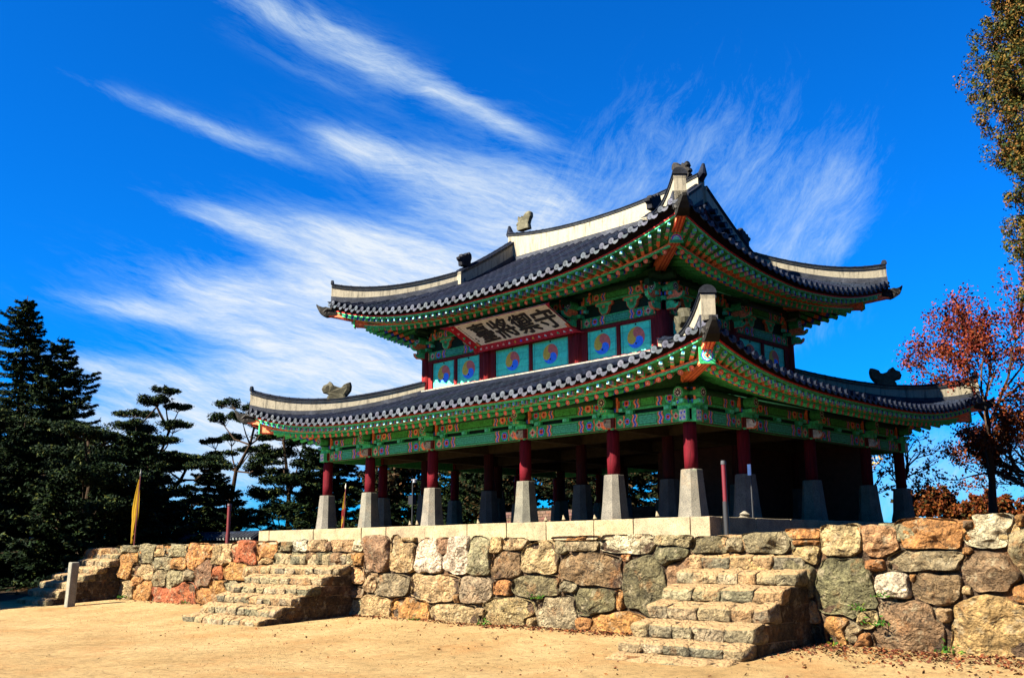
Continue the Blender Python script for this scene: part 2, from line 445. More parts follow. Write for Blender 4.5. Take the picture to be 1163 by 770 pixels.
# ------------------------------------------------------------------ retaining wall
WALL = [
(-26.13, 1.29, -24.81, 2.36, 'b'), (-24.88, 1.3, -23.55, 2.34, 't'), (-23.55, 1.28, -22.43, 2.24, 'w'), (-22.63, 1.86, -21.93, 2.34, 'b'),
(-22.27, 1.32, -21.13, 2.31, 'w'), (-21.19, 1.25, -20.3, 2.28, 'g'), (-20.3, 1.86, -19.82, 2.31, 't'), (-19.82, 1.98, -18.95, 2.3, 't'),
(-20.32, 1.2, -19.12, 1.96, 'b'), (-19.12, 1.37, -17.72, 2.14, 't'), (-17.85, 1.86, -17.44, 2.26, 'g'), (-17.41, 1.93, -16.42, 2.22, 'g'),
(-16.32, 1.89, -14.62, 2.32, 'w'), (-14.63, 1.59, -13.69, 2.19, 'k'), (-17.73, 1.04, -15.61, 1.96, 'b'), (-15.64, 0.5, -14.32, 1.79, 'k'),
(-15.64, 1.68, -15.37, 1.89, 'o'), (-26.03, 0.76, -25.43, 1.38, 't'), (-25.5, 0.57, -23.87, 1.34, 'g'), (-23.83, 0.44, -21.49, 1.32, 't'),
(-21.61, 0.46, -20.19, 1.3, 'g'), (-20.24, 0.76, -19.46, 1.2, 'o'), (-19.51, 0.72, -17.67, 1.33, 'k'), (-17.77, 0.91, -17.07, 1.24, 'g'),
(-17.23, 0.31, -15.86, 1.08, 'k'), (-15.86, 0.51, -15.59, 1.02, 'o'), (-21.85, 0.49, -21.55, 0.81, 'o'), (-26.07, -0.02, -24.76, 0.61, 't'),
(-24.73, -0.04, -22.89, 0.65, 'o'), (-22.89, -0.1, -20.77, 0.54, 't'), (-20.77, -0.05, -18.76, 0.76, 't'), (-18.58, -0.09, -17.19, 0.88, 'g'),
(-17.19, 0.01, -16.62, 0.33, 'o'), (-16.76, -0.08, -15.04, 0.52, 'o'), (-20.94, 0.17, -20.53, 0.44, 't'), (-18.98, -0.08, -18.56, 0.25, 't'),
(-12.07, 1.89, -10.99, 2.31, 'g'), (-11.06, 2.17, -10.26, 2.39, 'o'), (-10.99, 2.06, -10.34, 2.17, 'o'), (-12.6, 1.92, -12.19, 2.22, 'g'),
(-13.52, 1.89, -12.56, 2.25, 'k'), (-10.96, 1.64, -10.34, 2.06, 't'), (-10.3, 1.75, -9.37, 2.41, 't'), (-9.4, 1.79, -8.62, 2.39, 'p'),
(-8.6, 1.91, -7.37, 2.5, 'o'), (-7.34, 2.31, -7.1, 2.51, 'b'), (-7.34, 1.95, -6.41, 2.54, 'w'), (-6.37, 2.33, -6.23, 2.57, 'o'),
(-6.58, 1.6, -6.13, 2.36, 'g'), (-9.41, 1.52, -8.94, 1.79, 'o'), (-8.93, 1.54, -7.38, 1.98, 'g'), (-7.39, 1.83, -7.19, 2.01, 'o'),
(-10.45, 0.59, -9.16, 1.91, 'k'), (-9.21, 0.98, -8.44, 1.53, 'w'), (-8.46, 1.31, -8.31, 1.49, 'o'), (-8.41, 0.87, -7.43, 1.52, 'b'),
(-7.43, 1.16, -6.46, 1.93, 'b'), (-6.59, 0.94, -6.22, 1.32, 'o'), (-10.32, 0.08, -9.8, 0.64, 'o'), (-9.98, 0.12, -9.57, 0.47, 't'),
(-9.18, 0.03, -7.86, 1.02, 'b'), (-8.03, 0.56, -7.66, 0.89, 't'), (-7.82, 0.08, -6.27, 1.16, 'p'), (-9.59, 0.42, -9.14, 0.8, 't'),
(-9.66, 0.07, -9.38, 0.3, 'o'), (-7.49, 1.08, -7.27, 1.3, 't'), (-43.9, 0.82, -42.76, 1.99, 'o'), (-42.96, 1.56, -42.2, 1.99, 'o'),
(-42.28, 1.54, -40.79, 2.26, 'g'), (-40.8, 1.81, -39.77, 2.16, 't'), (-39.9, 1.81, -37.92, 2.27, 'g'), (-40.82, 1.28, -39.12, 1.81, 'g'),
(-39.12, 1.29, -37.86, 1.81, 'o'), (-37.88, 1.2, -36.25, 2.23, 'o'), (-36.4, 1.75, -35.66, 2.25, 'o'), (-35.82, 1.48, -35.16, 2.19, 't'),
(-35.19, 1.43, -34.36, 2.08, 't'), (-34.37, 1.49, -32.64, 2.3, 'r'), (-42.72, 0.85, -40.43, 1.54, 't'), (-42.65, 0.48, -41.55, 1.08, 'o'),
(-40.83, 0.58, -39.49, 1.34, 'g'), (-39.61, 0.49, -38.01, 1.29, 'g'), (-38.23, 0.88, -37.09, 1.3, 'g'), (-37.15, 0.66, -35.7, 1.75, 'b'),
(-35.92, 0.95, -34.88, 1.48, 'r'), (-35.03, 0.91, -33.12, 1.68, 'o'), (-44.17, 0.09, -42.46, 0.82, 't'), (-42.54, 0.07, -40.76, 0.87, 'o'),
(-40.8, -0.07, -39.2, 0.62, 'r'), (-39.11, -0.04, -36.96, 0.85, 'r'), (-37.04, 0.07, -35.43, 0.63, 'o'), (-35.91, 0.47, -34.78, 0.95, 'o'),
(-34.78, 0.6, -33.37, 0.97, 'g'), (-32.64, 1.61, -31.33, 2.32, 'o'), (-33.42, 0.98, -32.52, 1.5, 't'), (-31.16, 2.01, -30.24, 2.31, 'k'),
(-30.24, 2.0, -29.36, 2.37, 'w'), (-29.36, 2.0, -28.25, 2.35, 't'), (-28.0, 1.99, -26.64, 2.34, 't'), (-26.64, 1.99, -26.18, 2.33, 'w'),
(-44.32, 1.99, -42.32, 2.28, 'g'),]
# stones outside the picture and behind the stairs
def filler(x0, x1, z0=0.0, z1=2.3):
    L = []; z = z0
    while z < z1 - .12:
        h = min(random.uniform(.38, .78), z1 - z)
        if z1 - z - h < .25: h = z1 - z
        x = x0
        while x < x1 - .15:
            w = random.uniform(.6, 1.5) * (1.15 if h > .5 else .9)
            if x1 - x - w < .4: w = x1 - x
            L.append((x, z, x + w, z + h, random.choice('ootgbkpp')))
            x += w
        z += h
    return L
def build_wall():
    st = list(WALL)
    st += filler(-32.4, -26.2, 0, 1.95) + filler(-14.3, -10.5, 0, 1.85) + filler(-6.1, -1.2, 0, 2.45) + filler(-47.8, -44.35, 0, 2.1)
    st += [(-14.6, 2.0, -13.6, 2.3, 'g'), (-33.3, .0, -32.5, .9, 'o'), (-28.3, 2.02, -27.9, 2.3, 'b'), (-24.3, 2.26, -23.6, 2.4, 't'), (-17.8, 2.22, -16.4, 2.34, 'o')]
    pr = []
    for (x0, z0, x1, z1, c) in st:
        pr.append(((x0 + x1) / 2, (z0 + z1) / 2, max(.06, (x1 - x0) / 2), max(.06, (z1 - z0) / 2), c))
    def met(px, pz, q):
        return (abs((px - q[0]) / q[2]) ** 4.5 + abs((pz - q[1]) / q[3]) ** 4.5) ** (1 / 4.5)
    mb = MB()
    NR = 40
    for si, q in enumerate(pr):
        near = [w for w in pr if w is not q and abs(w[0] - q[0]) < w[2] + q[2] * 1.6 + .3 and abs(w[1] - q[1]) < w[3] + q[3] * 1.6 + .3]
        rad = []
        for k in range(NR):
            a = 2 * math.pi * k / NR
            dx, dz = math.cos(a) * q[2], math.sin(a) * q[3]
            t0 = 1 / met(q[0] + dx, q[1] + dz, q)
            t = t0 * .55
            lim = t0 * 1.32
            while t < lim:
                px, pz = q[0] + dx * t, q[1] + dz * t
                own = met(px, pz, q)
                if any(met(px, pz, w) < own for w in near): break
                t += .02
            L_ = math.hypot(dx, dz) * t
            rad.append((a, dx * t, dz * t, L_))
        # soften the outline a little
        pts = []
        for k in range(NR):
            ax = (rad[k - 1][1] + rad[k][1] * 2 + rad[(k + 1) % NR][1]) / 4
            az_ = (rad[k - 1][2] + rad[k][2] * 2 + rad[(k + 1) % NR][2]) / 4
            l = math.hypot(ax, az_) or .01
            g = (l - random.uniform(.012, .022)) / l
            nn = 1 + .07 * noise.noise(Vector((ax * 5 + si, az_ * 5, si * 1.3))) - .02
            th = rad[k][0]; nn *= 1 + .035 * math.cos(3 * th + si) + .03 * math.cos(5 * th + si * 2.1) - .02
            pts.append((ax * g * nn, az_ * g * nn))
        big = min(q[2], q[3])
        bul = random.uniform(.03, .09) + .05 * min(1, big)
        prof = [(0, -.2), (0, -.05), (.005, .05), (.012, .55), (.028, .82), (.07, .95), (.22, .98), (.45, 1.0), (.65, 1.0), (.84, 1.0)]
        rings = []
        tiltx, tiltz = random.uniform(-.05, .05), random.uniform(-.07, .05)
        fac = [(random.uniform(-.5, .5) / (.5 + big), random.uniform(-.5, .5) / (.5 + big), random.uniform(.0, .06)) for _ in range(5)]
        for e, o_ in prof:
            ring = []
            for (ax, az_) in pts:
                l = math.hypot(ax, az_)
                s = max(.08, 1 - e / max(l, .1)) if e < .2 else (1 - e)
                if e >= .2: s = min(s, max(.08, 1 - .16 / max(l, .1)))
                x, z = q[0] + ax * s, q[1] + az_ * s
                oo = o_ * bul if o_ > 0 else o_
                P = Vector((x, z, si * 7.7))
                if o_ > 0:
                    w_ = min(1, o_ * 1.2)
                    oo += w_ * (.10 * noise.noise(P * 1.6) + .07 * noise.noise(P * 4.1) + .035 * noise.noise(P * 10))
                    oo += w_ * .07 * (abs(noise.noise(P * 2.6 + Vector((9, 0, 0)))) * -2 + .5)
                    oo += w_ * (tiltx * ax + tiltz * az_)
                    oo += w_ * min(.05, min(f0 * ax * s * .5 + f1 * az_ * s * .5 + f2 for f0, f1, f2 in fac))
                ring.append((x, YW - oo, z))
            rings.append(ring)
        vs = [v for r_ in rings for v in r_]
        fs = []
        for i in range(len(rings) - 1):
            for k in range(NR):
                k2 = (k + 1) % NR
                fs.append((i * NR + k, i * NR + k2, (i + 1) * NR + k2, (i + 1) * NR + k))
        cx = sum(v[0] for v in rings[-1]) / NR; cy = sum(v[1] for v in rings[-1]) / NR; cz = sum(v[2] for v in rings[-1]) / NR
        vs.append((cx, cy, cz)); ci = len(vs) - 1
        for k in range(NR):
            fs.append(((len(rings) - 1) * NR + k, (len(rings) - 1) * NR + (k + 1) % NR, ci))
        mb.add(vs, fs, jit(SCOL[q[4]], .14))
    wall = empty('stone_wall', 'long retaining wall of irregular orange and grey field stones holding up the terrace', 'wall', (-25, YW, 0))
    child(mb.build('stone_facing', 'stone', smooth=True), wall)
    mb = MB()
    x = -47.9
    while x < -1.0:       # rubble core, its top just under the coping stones
        w = random.uniform(1.2, 2.2); w = min(w, -1.0 - x) if -1.0 - x - w > .3 else -1.0 - x
        top = 2.2 if x < -13.2 else 2.1 if x < -10.4 else 2.3
        if x > -8.8: top = 2.42
        rock_block(mb, (x, YW + .10, -.4), (x + w + .05, YW + .75, top), (.06, .035, .018), .06, .05, 2, x)
        x += w
    child(mb.build('rubble_core', 'stone'), wall)
    mb = MB()             # coping stones along the top, behind the facing
    for (xa, xb, zt) in ((-47.9, -44.4, 2.12), (-44.2, -32.9, 2.27), (-13.0, -10.3, 2.3), (-10.3, -1.2, 2.46)):
        x = xa
        while x < xb - .2:
            w = random.uniform(.5, 1.3); w = min(w, xb - x) if xb - x - w > .3 else xb - x
            rock_block(mb, (x + .02, YW + .05, zt - .35), (x + w - .02, YW + .55 + random.uniform(0, .2), zt + random.uniform(-.03, .05)), jit(SCOL[random.choice('otgpt')]), .07, .06, 2.5, x)
            x += w
    child(mb.build('coping_stones', 'stone', smooth=True), wall)
    return wall
build_wall()

# ------------------------------------------------------------------ stairs
def staircase(name, label, x0, x1, steps, base, nst, cut=False):
    st = empty('stone_staircase', label, 'stairs', ((x0 + x1) / 2, steps[-1][0], base), 'rough stone stairs up to the terrace')
    for k, (yf, zt) in enumerate(steps):
        zb = steps[k + 1][1] if k + 1 < len(steps) else base - .12
        mb = MB()
        x = x0 + random.uniform(-.05, .05)
        xe = x1 + random.uniform(-.05, .05)
        yb = min(YW - .02, yf + .95)
        i = 0
        while x < xe - .1:
            w = (xe - x0) / nst * random.uniform(.65, 1.4)
            if xe - x - w < .22: w = xe - x
            c = jit(random.choice([(0.231, 0.175, 0.091), (0.210, 0.154, 0.077), (0.238, 0.189, 0.105), (0.175, 0.140, 0.077), (0.231, 0.147, 0.063), (0.119, 0.101, 0.059)]), .12)
            dz = random.uniform(-.02, .015)
            sl = lambda X_, Y_, Z_, yf=yf, zb=zb, zt=zt: (X_, Y_, Z_ - .10 * (1 - min(1, max(0, (Y_ - yf + .03) / .42))) * min(1.1, max(0, (Z_ - zb) / (zt - zb))))
            rock_block(mb, (x + .006, yf + random.uniform(-.03, .03), zb - .03), (x + w - .006, yf + .46 + random.uniform(0, .1), zt + dz), c, .07, .07, 3.2, x + k * 3.3, fn=sl)
            x += w; i += 1
        x = x0 + .05
        while x < x1 - .1 and yb > yf + .3:     # sanded treads and side courses behind the risers, the sides' shade put into their dark colour
            w = (x1 - x0) / (nst * .6) * random.uniform(.8, 1.2)
            if x1 - x - w < .4: w = x1 - x
            rock_block(mb, (x, yf + .25, zb - .06), (x + w - .01, YW + .1, zt - .02), jit((.075, .048, .024), .2), .05, .03, 2.5, x * 2 + k)
            x += w
        child(mb.build('step', 'step', smooth=True), st)
    return st
staircase('', 'wide stone staircase at the left end of the pavilion platform, eight uneven courses', -31.2, -26.62,
          [(19.62, 1.98), (19.02, 1.56), (18.42, 1.26), (17.86, .95), (17.38, .67), (16.8, .37), (16.24, .06)], -.24, 9)
staircase('', 'narrower stone staircase nearest the camera, in front of the right end of the platform', -13.62, -10.62,
          [(19.6, 1.92), (19.08, 1.56), (18.46, 1.25), (17.93, .90), (17.39, .55), (16.95, .20), (16.38, -.08)], -.34, 5)
staircase('', 'far stone staircase beside the granite post, in tree shade at far left', -47.4, -43.95,
          [(19.62, 2.04), (19.2, 1.74), (18.68, 1.41), (18.1, 1.12), (17.54, .81), (17.1, .48), (16.64, .12)], -.15, 6)

# ------------------------------------------------------------------ platform of cut granite
PZ = 2.734
def build_platform():
    pl = empty('stone_platform', 'low platform of pale cut granite blocks carrying the painted pavilion', 'platform', (-22.8, 27.5, 2.3))
    gc0 = (0.259, 0.203, 0.115)
    gc = (.215, .165, .085)
    js = [-32.62, -31.92, -29.9, -29.12, -27.83, -26.4, -25.13, -23.22, -21.34, -19.74, -18.24, -16.58, -15.3, -13.61, -13.05]
    def kerb(lo, hi):
        mb = MB(); rock_block(mb, lo, hi, jit(gc, .1), .018, .012, 2.5, lo[0] + lo[1])
        child(mb.build('kerb_stone', 'granite'), pl)
    for a, b in zip(js[:-1], js[1:]):
        kerb((a + .011, 19.76 + random.uniform(-.012, .012), 2.24), (b - .011, 20.25, PZ + random.uniform(-.008, .006)))
    for X0, X1 in ((-13.45, -13.05), (-32.62, -32.2)):
        y = 20.26
        while y < 35.3:
            w = min(random.uniform(1.2, 1.7), 35.45 - y)
            kerb((X0, y + .006, 2.2), (X1, y + w - .006, PZ + random.uniform(-.008, .006)))
            y += w
    mb = MB(); mb.box((-32.3, 20.2, 2.3), (-13.4, 35.45, PZ - .012), (.035, .025, .014)); child(mb.build('floor', 'granite'), pl)
    return pl
build_platform()
# ------------------------------------------------------------------ pavilion
XC, YC = -22.542, 27.589
HX, HY = 8.0, 6.3           # outer columns
IX, IY = 5.462, 3.74        # inner columns / upper storey
G_BR = (.07, .60, .22); G_MD = (.045, .33, .095); G_DK = (.006, .045, .018); TEAL = (.10, .66, .42)
ORG = (.90, .22, .09); RED = (.55, .03, .02); DRED = (.12, .010, .010); BLU = (.03, .10, .70)
PALE = (.62, .60, .55); PINK = (.90, .42, .32); YEL = (.75, .42, .05); BLK = (.01, .01, .01)
TILEC = (.0052, .0072, .0135); TEND = (.050, .055, .066); PLAS = (.245, .21, .14)
FR = [((1, 0), (0, -1)), ((0, 1), (1, 0)), ((-1, 0), (0, 1)), ((0, -1), (-1, 0))]
def W(side, hp, u, o, z):
    (ux, uy), (ox, oy) = FR[side]
    return (XC + ux * u + ox * (hp + o), YC + uy * u + oy * (hp + o), z)
class Tier:
    def __init__(s, hx, hy, om, oc, zm, rise, n, Lc, D, zt, a, fo, fz, ro, rz, slope):
        s.hx, s.hy, s.om, s.oc, s.zm, s.R, s.n, s.Lc, s.D, s.zt, s.a = hx, hy, om, oc, zm, rise, n, Lc, D, zt, a
        s.fo, s.fz, s.ro, s.rz, s.slope = fo, fz, ro, rz, slope
    def hu(s, side): return s.hx if side % 2 == 0 else s.hy
    def hp(s, side): return s.hy if side % 2 == 0 else s.hx
    def H(s, side): return s.hu(side) + s.oc
    def r01(s, side, u): return max(0.0, 1 - max(0, s.H(side) - abs(u)) / s.Lc) ** s.n
    def oe(s, side, u): return s.om + (s.oc - s.om) * s.r01(side, u)
    def ze(s, side, u): return s.zm + s.R * s.r01(side, u)
    def surf(s, side, u, d):       # height of the roof plane, d inward from the corner-level eave line
        q = min(1.0, max(0.0, d / s.D))
        return s.zm + s.R * s.r01(side, u) * (1 - q) ** 1.3 + (s.zt - s.zm) * (s.a * q + (1 - s.a) * q * q)
    def P(s, side, u, o, z): return W(side, s.hp(side), u, o, z)
LOW = Tier(HX, HY, 2.03, 2.22, 6.20, 1.02, 3.0, 8.5, 4.76, 7.72, .72, .20, -.22, .56, -.37, .30)
UPP = Tier(IX, IY, 2.62, 2.72, 10.10, 1.25, 2.65, 8.1, 6.46, 13.5, .86, .24, -.25, .92, -.37, .30)

pav = empty('pavilion', 'large two-storey Korean pavilion with painted green and red eaves and dark tiled roofs', 'pavilion', (XC, YC, PZ))
def part(mb, name, mat, parent=None, smooth=False, fix=False):
    o = mb.build(name, mat, smooth=smooth, fix=fix)
    if parent is None or parent is pav: return child(o, pav)
    o.parent = parent          # parents are meshes with world-space vertices
    return o

# ---- columns
US = [-8.0, -5.462, -2.107, 2.107, 5.462, 8.0]
VS = [-6.3, -3.74, 0, 3.74, 6.3]
def column(x, y, ztop, inner=False):
    mb = MB()
    rr = .175
    zs = [PZ + 1.20, PZ + 1.6, PZ + 2.3, ztop]
    mb.tube([(x, y, z) for z in zs], [rr, rr * 1.02, rr, rr * .96], (.085, .003, .007) if not inner else (.03, .004, .004), 20)  # inner shafts: interior shade put into a darker red
    c = part(mb, 'column', 'wood', smooth=True)
    mb = MB()
    n = 8; rings = []
    zz = [PZ - .01, PZ + .03, PZ + .45, PZ + .85, PZ + 1.235, PZ + 1.25]
    ww = [.355, .35, .305, .275, .245, .235]
    for z, w in zip(zz, ww):
        ring = []
        # chamfered square: wide faces towards the front, narrow chamfers
        k = w * .52
        for (a, b) in ((-k, -w), (k, -w), (w, -k), (w, k), (k, w), (-k, w), (-w, k), (-w, -k)):
            ring.append((x + a + .006 * noise.noise(Vector((x, z * 3, a * 4))), y + b, z))
        rings.append(ring)
    vs = [v for r_ in rings for v in r_]; fs = []
    for i in range(len(rings) - 1):
        for k in range(n): fs.append((i * n + k, i * n + (k + 1) % n, (i + 1) * n + (k + 1) % n, (i + 1) * n + k))
    fs.append(tuple((len(rings) - 1) * n + k for k in range(n)))
    mb.add(vs, fs, jit((.112, .099, .070) if not inner else (.045, .042, .032), .08))  # inner plinths: same granite, interior shade put into a darker tone
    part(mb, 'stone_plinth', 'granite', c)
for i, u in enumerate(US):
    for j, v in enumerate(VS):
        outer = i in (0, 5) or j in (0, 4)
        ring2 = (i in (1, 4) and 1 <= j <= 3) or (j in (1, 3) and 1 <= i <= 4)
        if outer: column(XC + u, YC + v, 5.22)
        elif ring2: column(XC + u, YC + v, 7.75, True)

# ---- painted beams
def paint_beam(mb, P, u0, u1, o, z0, z1, style, hgt=.14):
    """a beam between two columns; P maps (u, o, z) to the world"""
    def q(a, b, c, d, col, e=.004):
        mb.add([P(a, o + e, b), P(c, o + e, b), P(c, o + e, d), P(a, o + e, d)], [(0, 1, 2, 3)], col)
    mb.box((u0, o - hgt, z0), (u1, o, z1), G_MD, P)
    q(u0, z0, u1, z0 + .025, DRED if style == 1 else G_BR, .003)
    h = z1 - z0; L = u1 - u0
    zc = (z0 + z1) / 2; a, b = z0 + .035, z1 - .02
    s = min(.86, L * .265)
    q(u0 + .01, a, u1 - .01, b, G_MD, .003)
    for sg in (1, -1):
        e0 = u0 if sg > 0 else u1
        def x(t): return e0 + sg * t
        def band(t0, t1, col, e=.006, wave=.03, nseg=6):
            vs = []
            for k in range(nseg + 1):
                z = a + (b - a) * k / nseg
                w_ = wave * math.sin(k / nseg * math.pi * 3)
                vs += [P(x(t0 + w_), o + e, z), P(x(t1 + w_), o + e, z)]
            fs = [(2 * k, 2 * k + 1, 2 * k + 3, 2 * k + 2) if sg > 0 else (2 * k + 1, 2 * k, 2 * k + 2, 2 * k + 3) for k in range(nseg)]
            mb.add(vs, fs, col)
        band(.02, .07, ORG, wave=0)
        band(.07, .085, BLK, wave=0)
        band(s + .02, s + .055, ORG); band(s + .055, s + .075, PINK); band(s + .085, s + .135, BLU); band(s + .135, s + .15, PALE); band(s + .155, s + .19, ORG); band(s + .075, s + .084, BLK, .0065); band(s + .191, s + .20, BLK, .0065); band(s + .008, s + .018, BLK, .0065)
        for px_, pz_ in ((-.7, -.62), (.7, -.62), (-.7, .62), (.7, .62)):      # corner leaves round the rosette
            lx, lz = (.08 + s) / 2 + px_ * s * .30, zc + pz_ * h * .34
            for sz_, col_, e_ in ((.055, BLK, .0062), (.044, TEAL if style == 1 else (.30, .62, .12), .0068), (.018, BLU if px_ * pz_ > 0 else ORG, .0074)):
                q_ = [P(x(lx - sz_), o + e_, lz), P(x(lx), o + e_, lz - sz_ * .75), P(x(lx + sz_), o + e_, lz), P(x(lx), o + e_, lz + sz_ * .75)]
                mb.add(q_ if sg > 0 else q_[::-1], [(0, 1, 2, 3)], col_)
        # rosettes
        spots = [(.08 + s) / 2] if s < .6 else [.09 + (s - .09) * .26, .09 + (s - .09) * .74]
        if len(spots) == 2: band((.09 + s) / 2 - .02, (.09 + s) / 2 + .02, ORG, .0066, .02); band((.09 + s) / 2 + .024, (.09 + s) / 2 + .034, BLK, .0066, .02)
        for ri, cx in enumerate(spots):
            rr = min(h * .38, s / len(spots) * .33)
            cA, cB = (ORG, PALE if style == 1 else PINK) if (ri + style) % 2 else (BLU, ORG)
            for kk, (r_, col, npt, ph) in enumerate(((rr * 1.22, BLK, 8, 0), (rr * 1.15, G_BR, 8, 0), (rr * .95, cA, 4 if ri == 0 else 6, 0), (rr * .68, cB, 4, .78), (rr * .42, (.5, .03, .02), 6, 0), (rr * .16, BLK, 6, 0))):
                vs = [P(x(cx) + sg * math.cos(2 * math.pi * k / npt + ph) * r_, o + .007 + kk * .0015, zc + math.sin(2 * math.pi * k / npt + ph) * r_) for k in range(npt)]
                if sg < 0: vs.reverse()
                mb.add(vs, [tuple(range(npt))], col)
    m0, m1 = u0 + s + .21, u1 - s - .21
    if m1 - m0 > .15:
        q(m0, a + .01, m1, b - .01, G_BR if style == 1 else (.05, .34, .08), .005)
        t = .018
        q(m0 + .03, a + .035, m1 - .03, b - .035, BLK, .007)
        for zz_ in (.3, .5, .7): q(m0 + .07, a + .035 + (b - a - .07) * zz_ - .004, m1 - .07, a + .035 + (b - a - .07) * zz_ + .004, (.01, .09, .04), .011)
        q(m0 + .03 + t, a + .035 + t, m1 - .03 - t, b - .035 - t, (.07, .45, .26) if style == 1 else (.06, .40, .08), .009)

def disc(mb, ctr, nrm, r, col, n=12, e=0.0):
    nrm = Vector(nrm).normalized(); a = nrm.cross(Vector((0, 0, 1))).normalized(); b = a.cross(nrm)
    c = Vector(ctr) + nrm * e
    mb.add([c + (a * math.cos(2 * math.pi * k / n) + b * math.sin(2 * math.pi * k / n)) * -r for k in range(n)], [tuple(range(n))], col)

def bracket(P, nrm_o, u, z, big=1.0, corner=False, low_=False):
    """column head: block, carved wings, round beam end"""
    mb = MB()
    k = big
    mb.box((u - .22, -.2, z - .02), (u + .22, .2, z + .10), G_BR, P)
    mb.box((u - .17, -.18, z - .30), (u + .17, .17, z - .02), DRED, P)
    mb.box((u - .29, -.12, z + .11), (u + .29, .10, z + .22), G_DK, P)
    mb.box((u - .24, -.12, z + .23), (u + .24, .14, z + .50), (.004, .03, .012), P)
    for s_ in (-1, 1):
        mb.box((u + s_ * .27 - .035, -.1, z + .13), (u + s_ * .27 + .035, .125, z + .52), ORG, P)
        mb.box((u + s_ * .205 - .02, -.1, z + .13), (u + s_ * .205 + .02, .135, z + .52), BLU, P)
    if low_:
        ends = ((z - .35, z - .02, .30 if corner else .16), (z + .10, z + .20, .40))
        for z0, z1, o_ in ends:
            mb.box((u - .13, .0, z0), (u + .13, o_, z1), G_BR, P); mb.box((u - .10, o_, z0 + .03), (u + .10, o_ + .004, z1 - .03), PALE if corner else ORG, P)
            for a_, b_ in ((-.06, .25), (.05, .3), (-.03, .65), (.07, .7)): mb.box((u + a_ - .022, o_ + .004, z0 + (z1 - z0) * b_ - .022), (u + a_ + .022, o_ + .006, z0 + (z1 - z0) * b_ + .03), BLU if corner else G_BR, P)
    for j, (z0, out_, c1, c2) in enumerate(() if (low_ and corner) else ((z - .34, .42, ORG, PALE),) if low_ else ((z - .32, .52 * k, ORG, G_BR), (z - .02, .66 * k, G_BR, ORG))):
        prof = [(.05, 0), (out_ * .5, .02), (out_ * .85, .0), (out_ * 1.05, .07), (out_ * 1.1, .19), (out_ * .97, .13), (out_ * .85, .15), (out_ * .75, .26), (out_ * .4, .29), (.05, .29)]
        for t0, t1, col, off in ((-.06, .06, c1, 0), (-.068, -.061, c2, .035), (.061, .068, c2, .035)):
            n = len(prof)
            vs = [P(u + t0, o * (1 - off * 1.2) + off, z0 + zz * (1 - off * 3) + off * .7) for o, zz in prof] + [P(u + t1, o * (1 - off * 1.2) + off, z0 + zz * (1 - off * 3) + off * .7) for o, zz in prof]
            fs = [tuple(range(n)), tuple(n + i for i in reversed(range(n)))] + [(i, n + i, n + (i + 1) % n, (i + 1) % n) for i in range(n)]
            mb.add(vs, fs, col)
    # small hanging bearing blocks
    for s_ in (-1, 1):
        mb.box((u + s_ * .38 - .06, .0, z + .12), (u + s_ * .38 + .06, .12, z + .22), TEAL, P)
    # round beam end with rosette
    a = Vector(P(u, .12, z + .38)); b = Vector(P(u, .46 * k, z + .38)); d = b - a
    mb.tube([a, b], [.15, .15], G_MD, 14)
    disc(mb, b, d, .15, G_BR, 14, .002); disc(mb, b, d, .125, BLK, 14, .004); disc(mb, b, d, .11, PALE, 14, .006); disc(mb, b, d, .075, (.05, .03, .04), 10, .008)
    for q_ in range(8):
        aa = q_ * math.pi / 4; n1 = d.normalized(); s1 = n1.cross(Vector((0, 0, 1))).normalized(); s2 = Vector((0, 0, 1))
        disc(mb, b + s1 * math.cos(aa) * .085 + s2 * math.sin(aa) * .085, d, .018, BLK, 5, .010)
    disc(mb, b, d, .035, PALE, 8, .011)
    part(mb, 'bracket', 'paint', fix=False)

def side_P(tier, side): return lambda u, o, z: tier.P(side, u, o, z)

for side in range(4):
    P = side_P(LOW, side)
    us = US if side % 2 == 0 else VS
    for a, b in zip(us[:-1], us[1:]):
        mb = MB()
        paint_beam(mb, P, a + .12, b - .12, .09, 5.20, 5.58, 1)
        part(mb, 'tie_beam', 'paint')
        mb = MB()
        paint_beam(mb, P, a + .24, b - .24, .05, 5.70, 6.08, 2)
        n_ = max(2, int((b - a) / .95))
        for k in range(n_):           # little bearing blocks between the two beams
            u = a + (b - a) * (k + .5) / n_
            mb.box((u - .12, -.05, 5.585), (u + .12, .06, 5.70), G_BR, P); mb.box((u - .07, .06, 5.60), (u + .07, .11, 5.69), TEAL, P)
        part(mb, 'upper_beam', 'paint')
    for u in us:
        if side in (0, 1) or u not in (us[0], us[-1]): bracket(P, None, u, 5.55, corner=u in (us[0], us[-1]), low_=True)
    mb = MB()                          # dark frieze up to the rafters
    nn = 24
    for k in range(nn):
        a, b = -LOW.hu(side) + 2 * LOW.hu(side) * k / nn, -LOW.hu(side) + 2 * LOW.hu(side) * (k + 1) / nn
        za, zb = [LOW.zm + LOW.rz + LOW.R * .6 * LOW.r01(side, w_) + (LOW.om - LOW.ro) * LOW.slope + .0 for w_ in (a, b)]
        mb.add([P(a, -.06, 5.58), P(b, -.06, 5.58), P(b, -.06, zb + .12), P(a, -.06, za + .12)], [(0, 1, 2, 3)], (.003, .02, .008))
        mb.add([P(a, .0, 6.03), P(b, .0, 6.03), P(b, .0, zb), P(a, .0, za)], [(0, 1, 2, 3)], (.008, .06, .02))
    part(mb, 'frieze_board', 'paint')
    mb = MB(); mb.tube([P(-LOW.hu(side) - .4, -.02, 6.06), P(LOW.hu(side) + .4, -.02, 6.06)], [.12, .12], G_DK, 12)
    part(mb, 'purlin', 'paint', smooth=True)
mb = MB(); mb.box((XC - HX + .1, YC - HY + .1, 5.60), (XC + HX - .1, YC + HY - .1, 5.66), (.035, .02, .012))
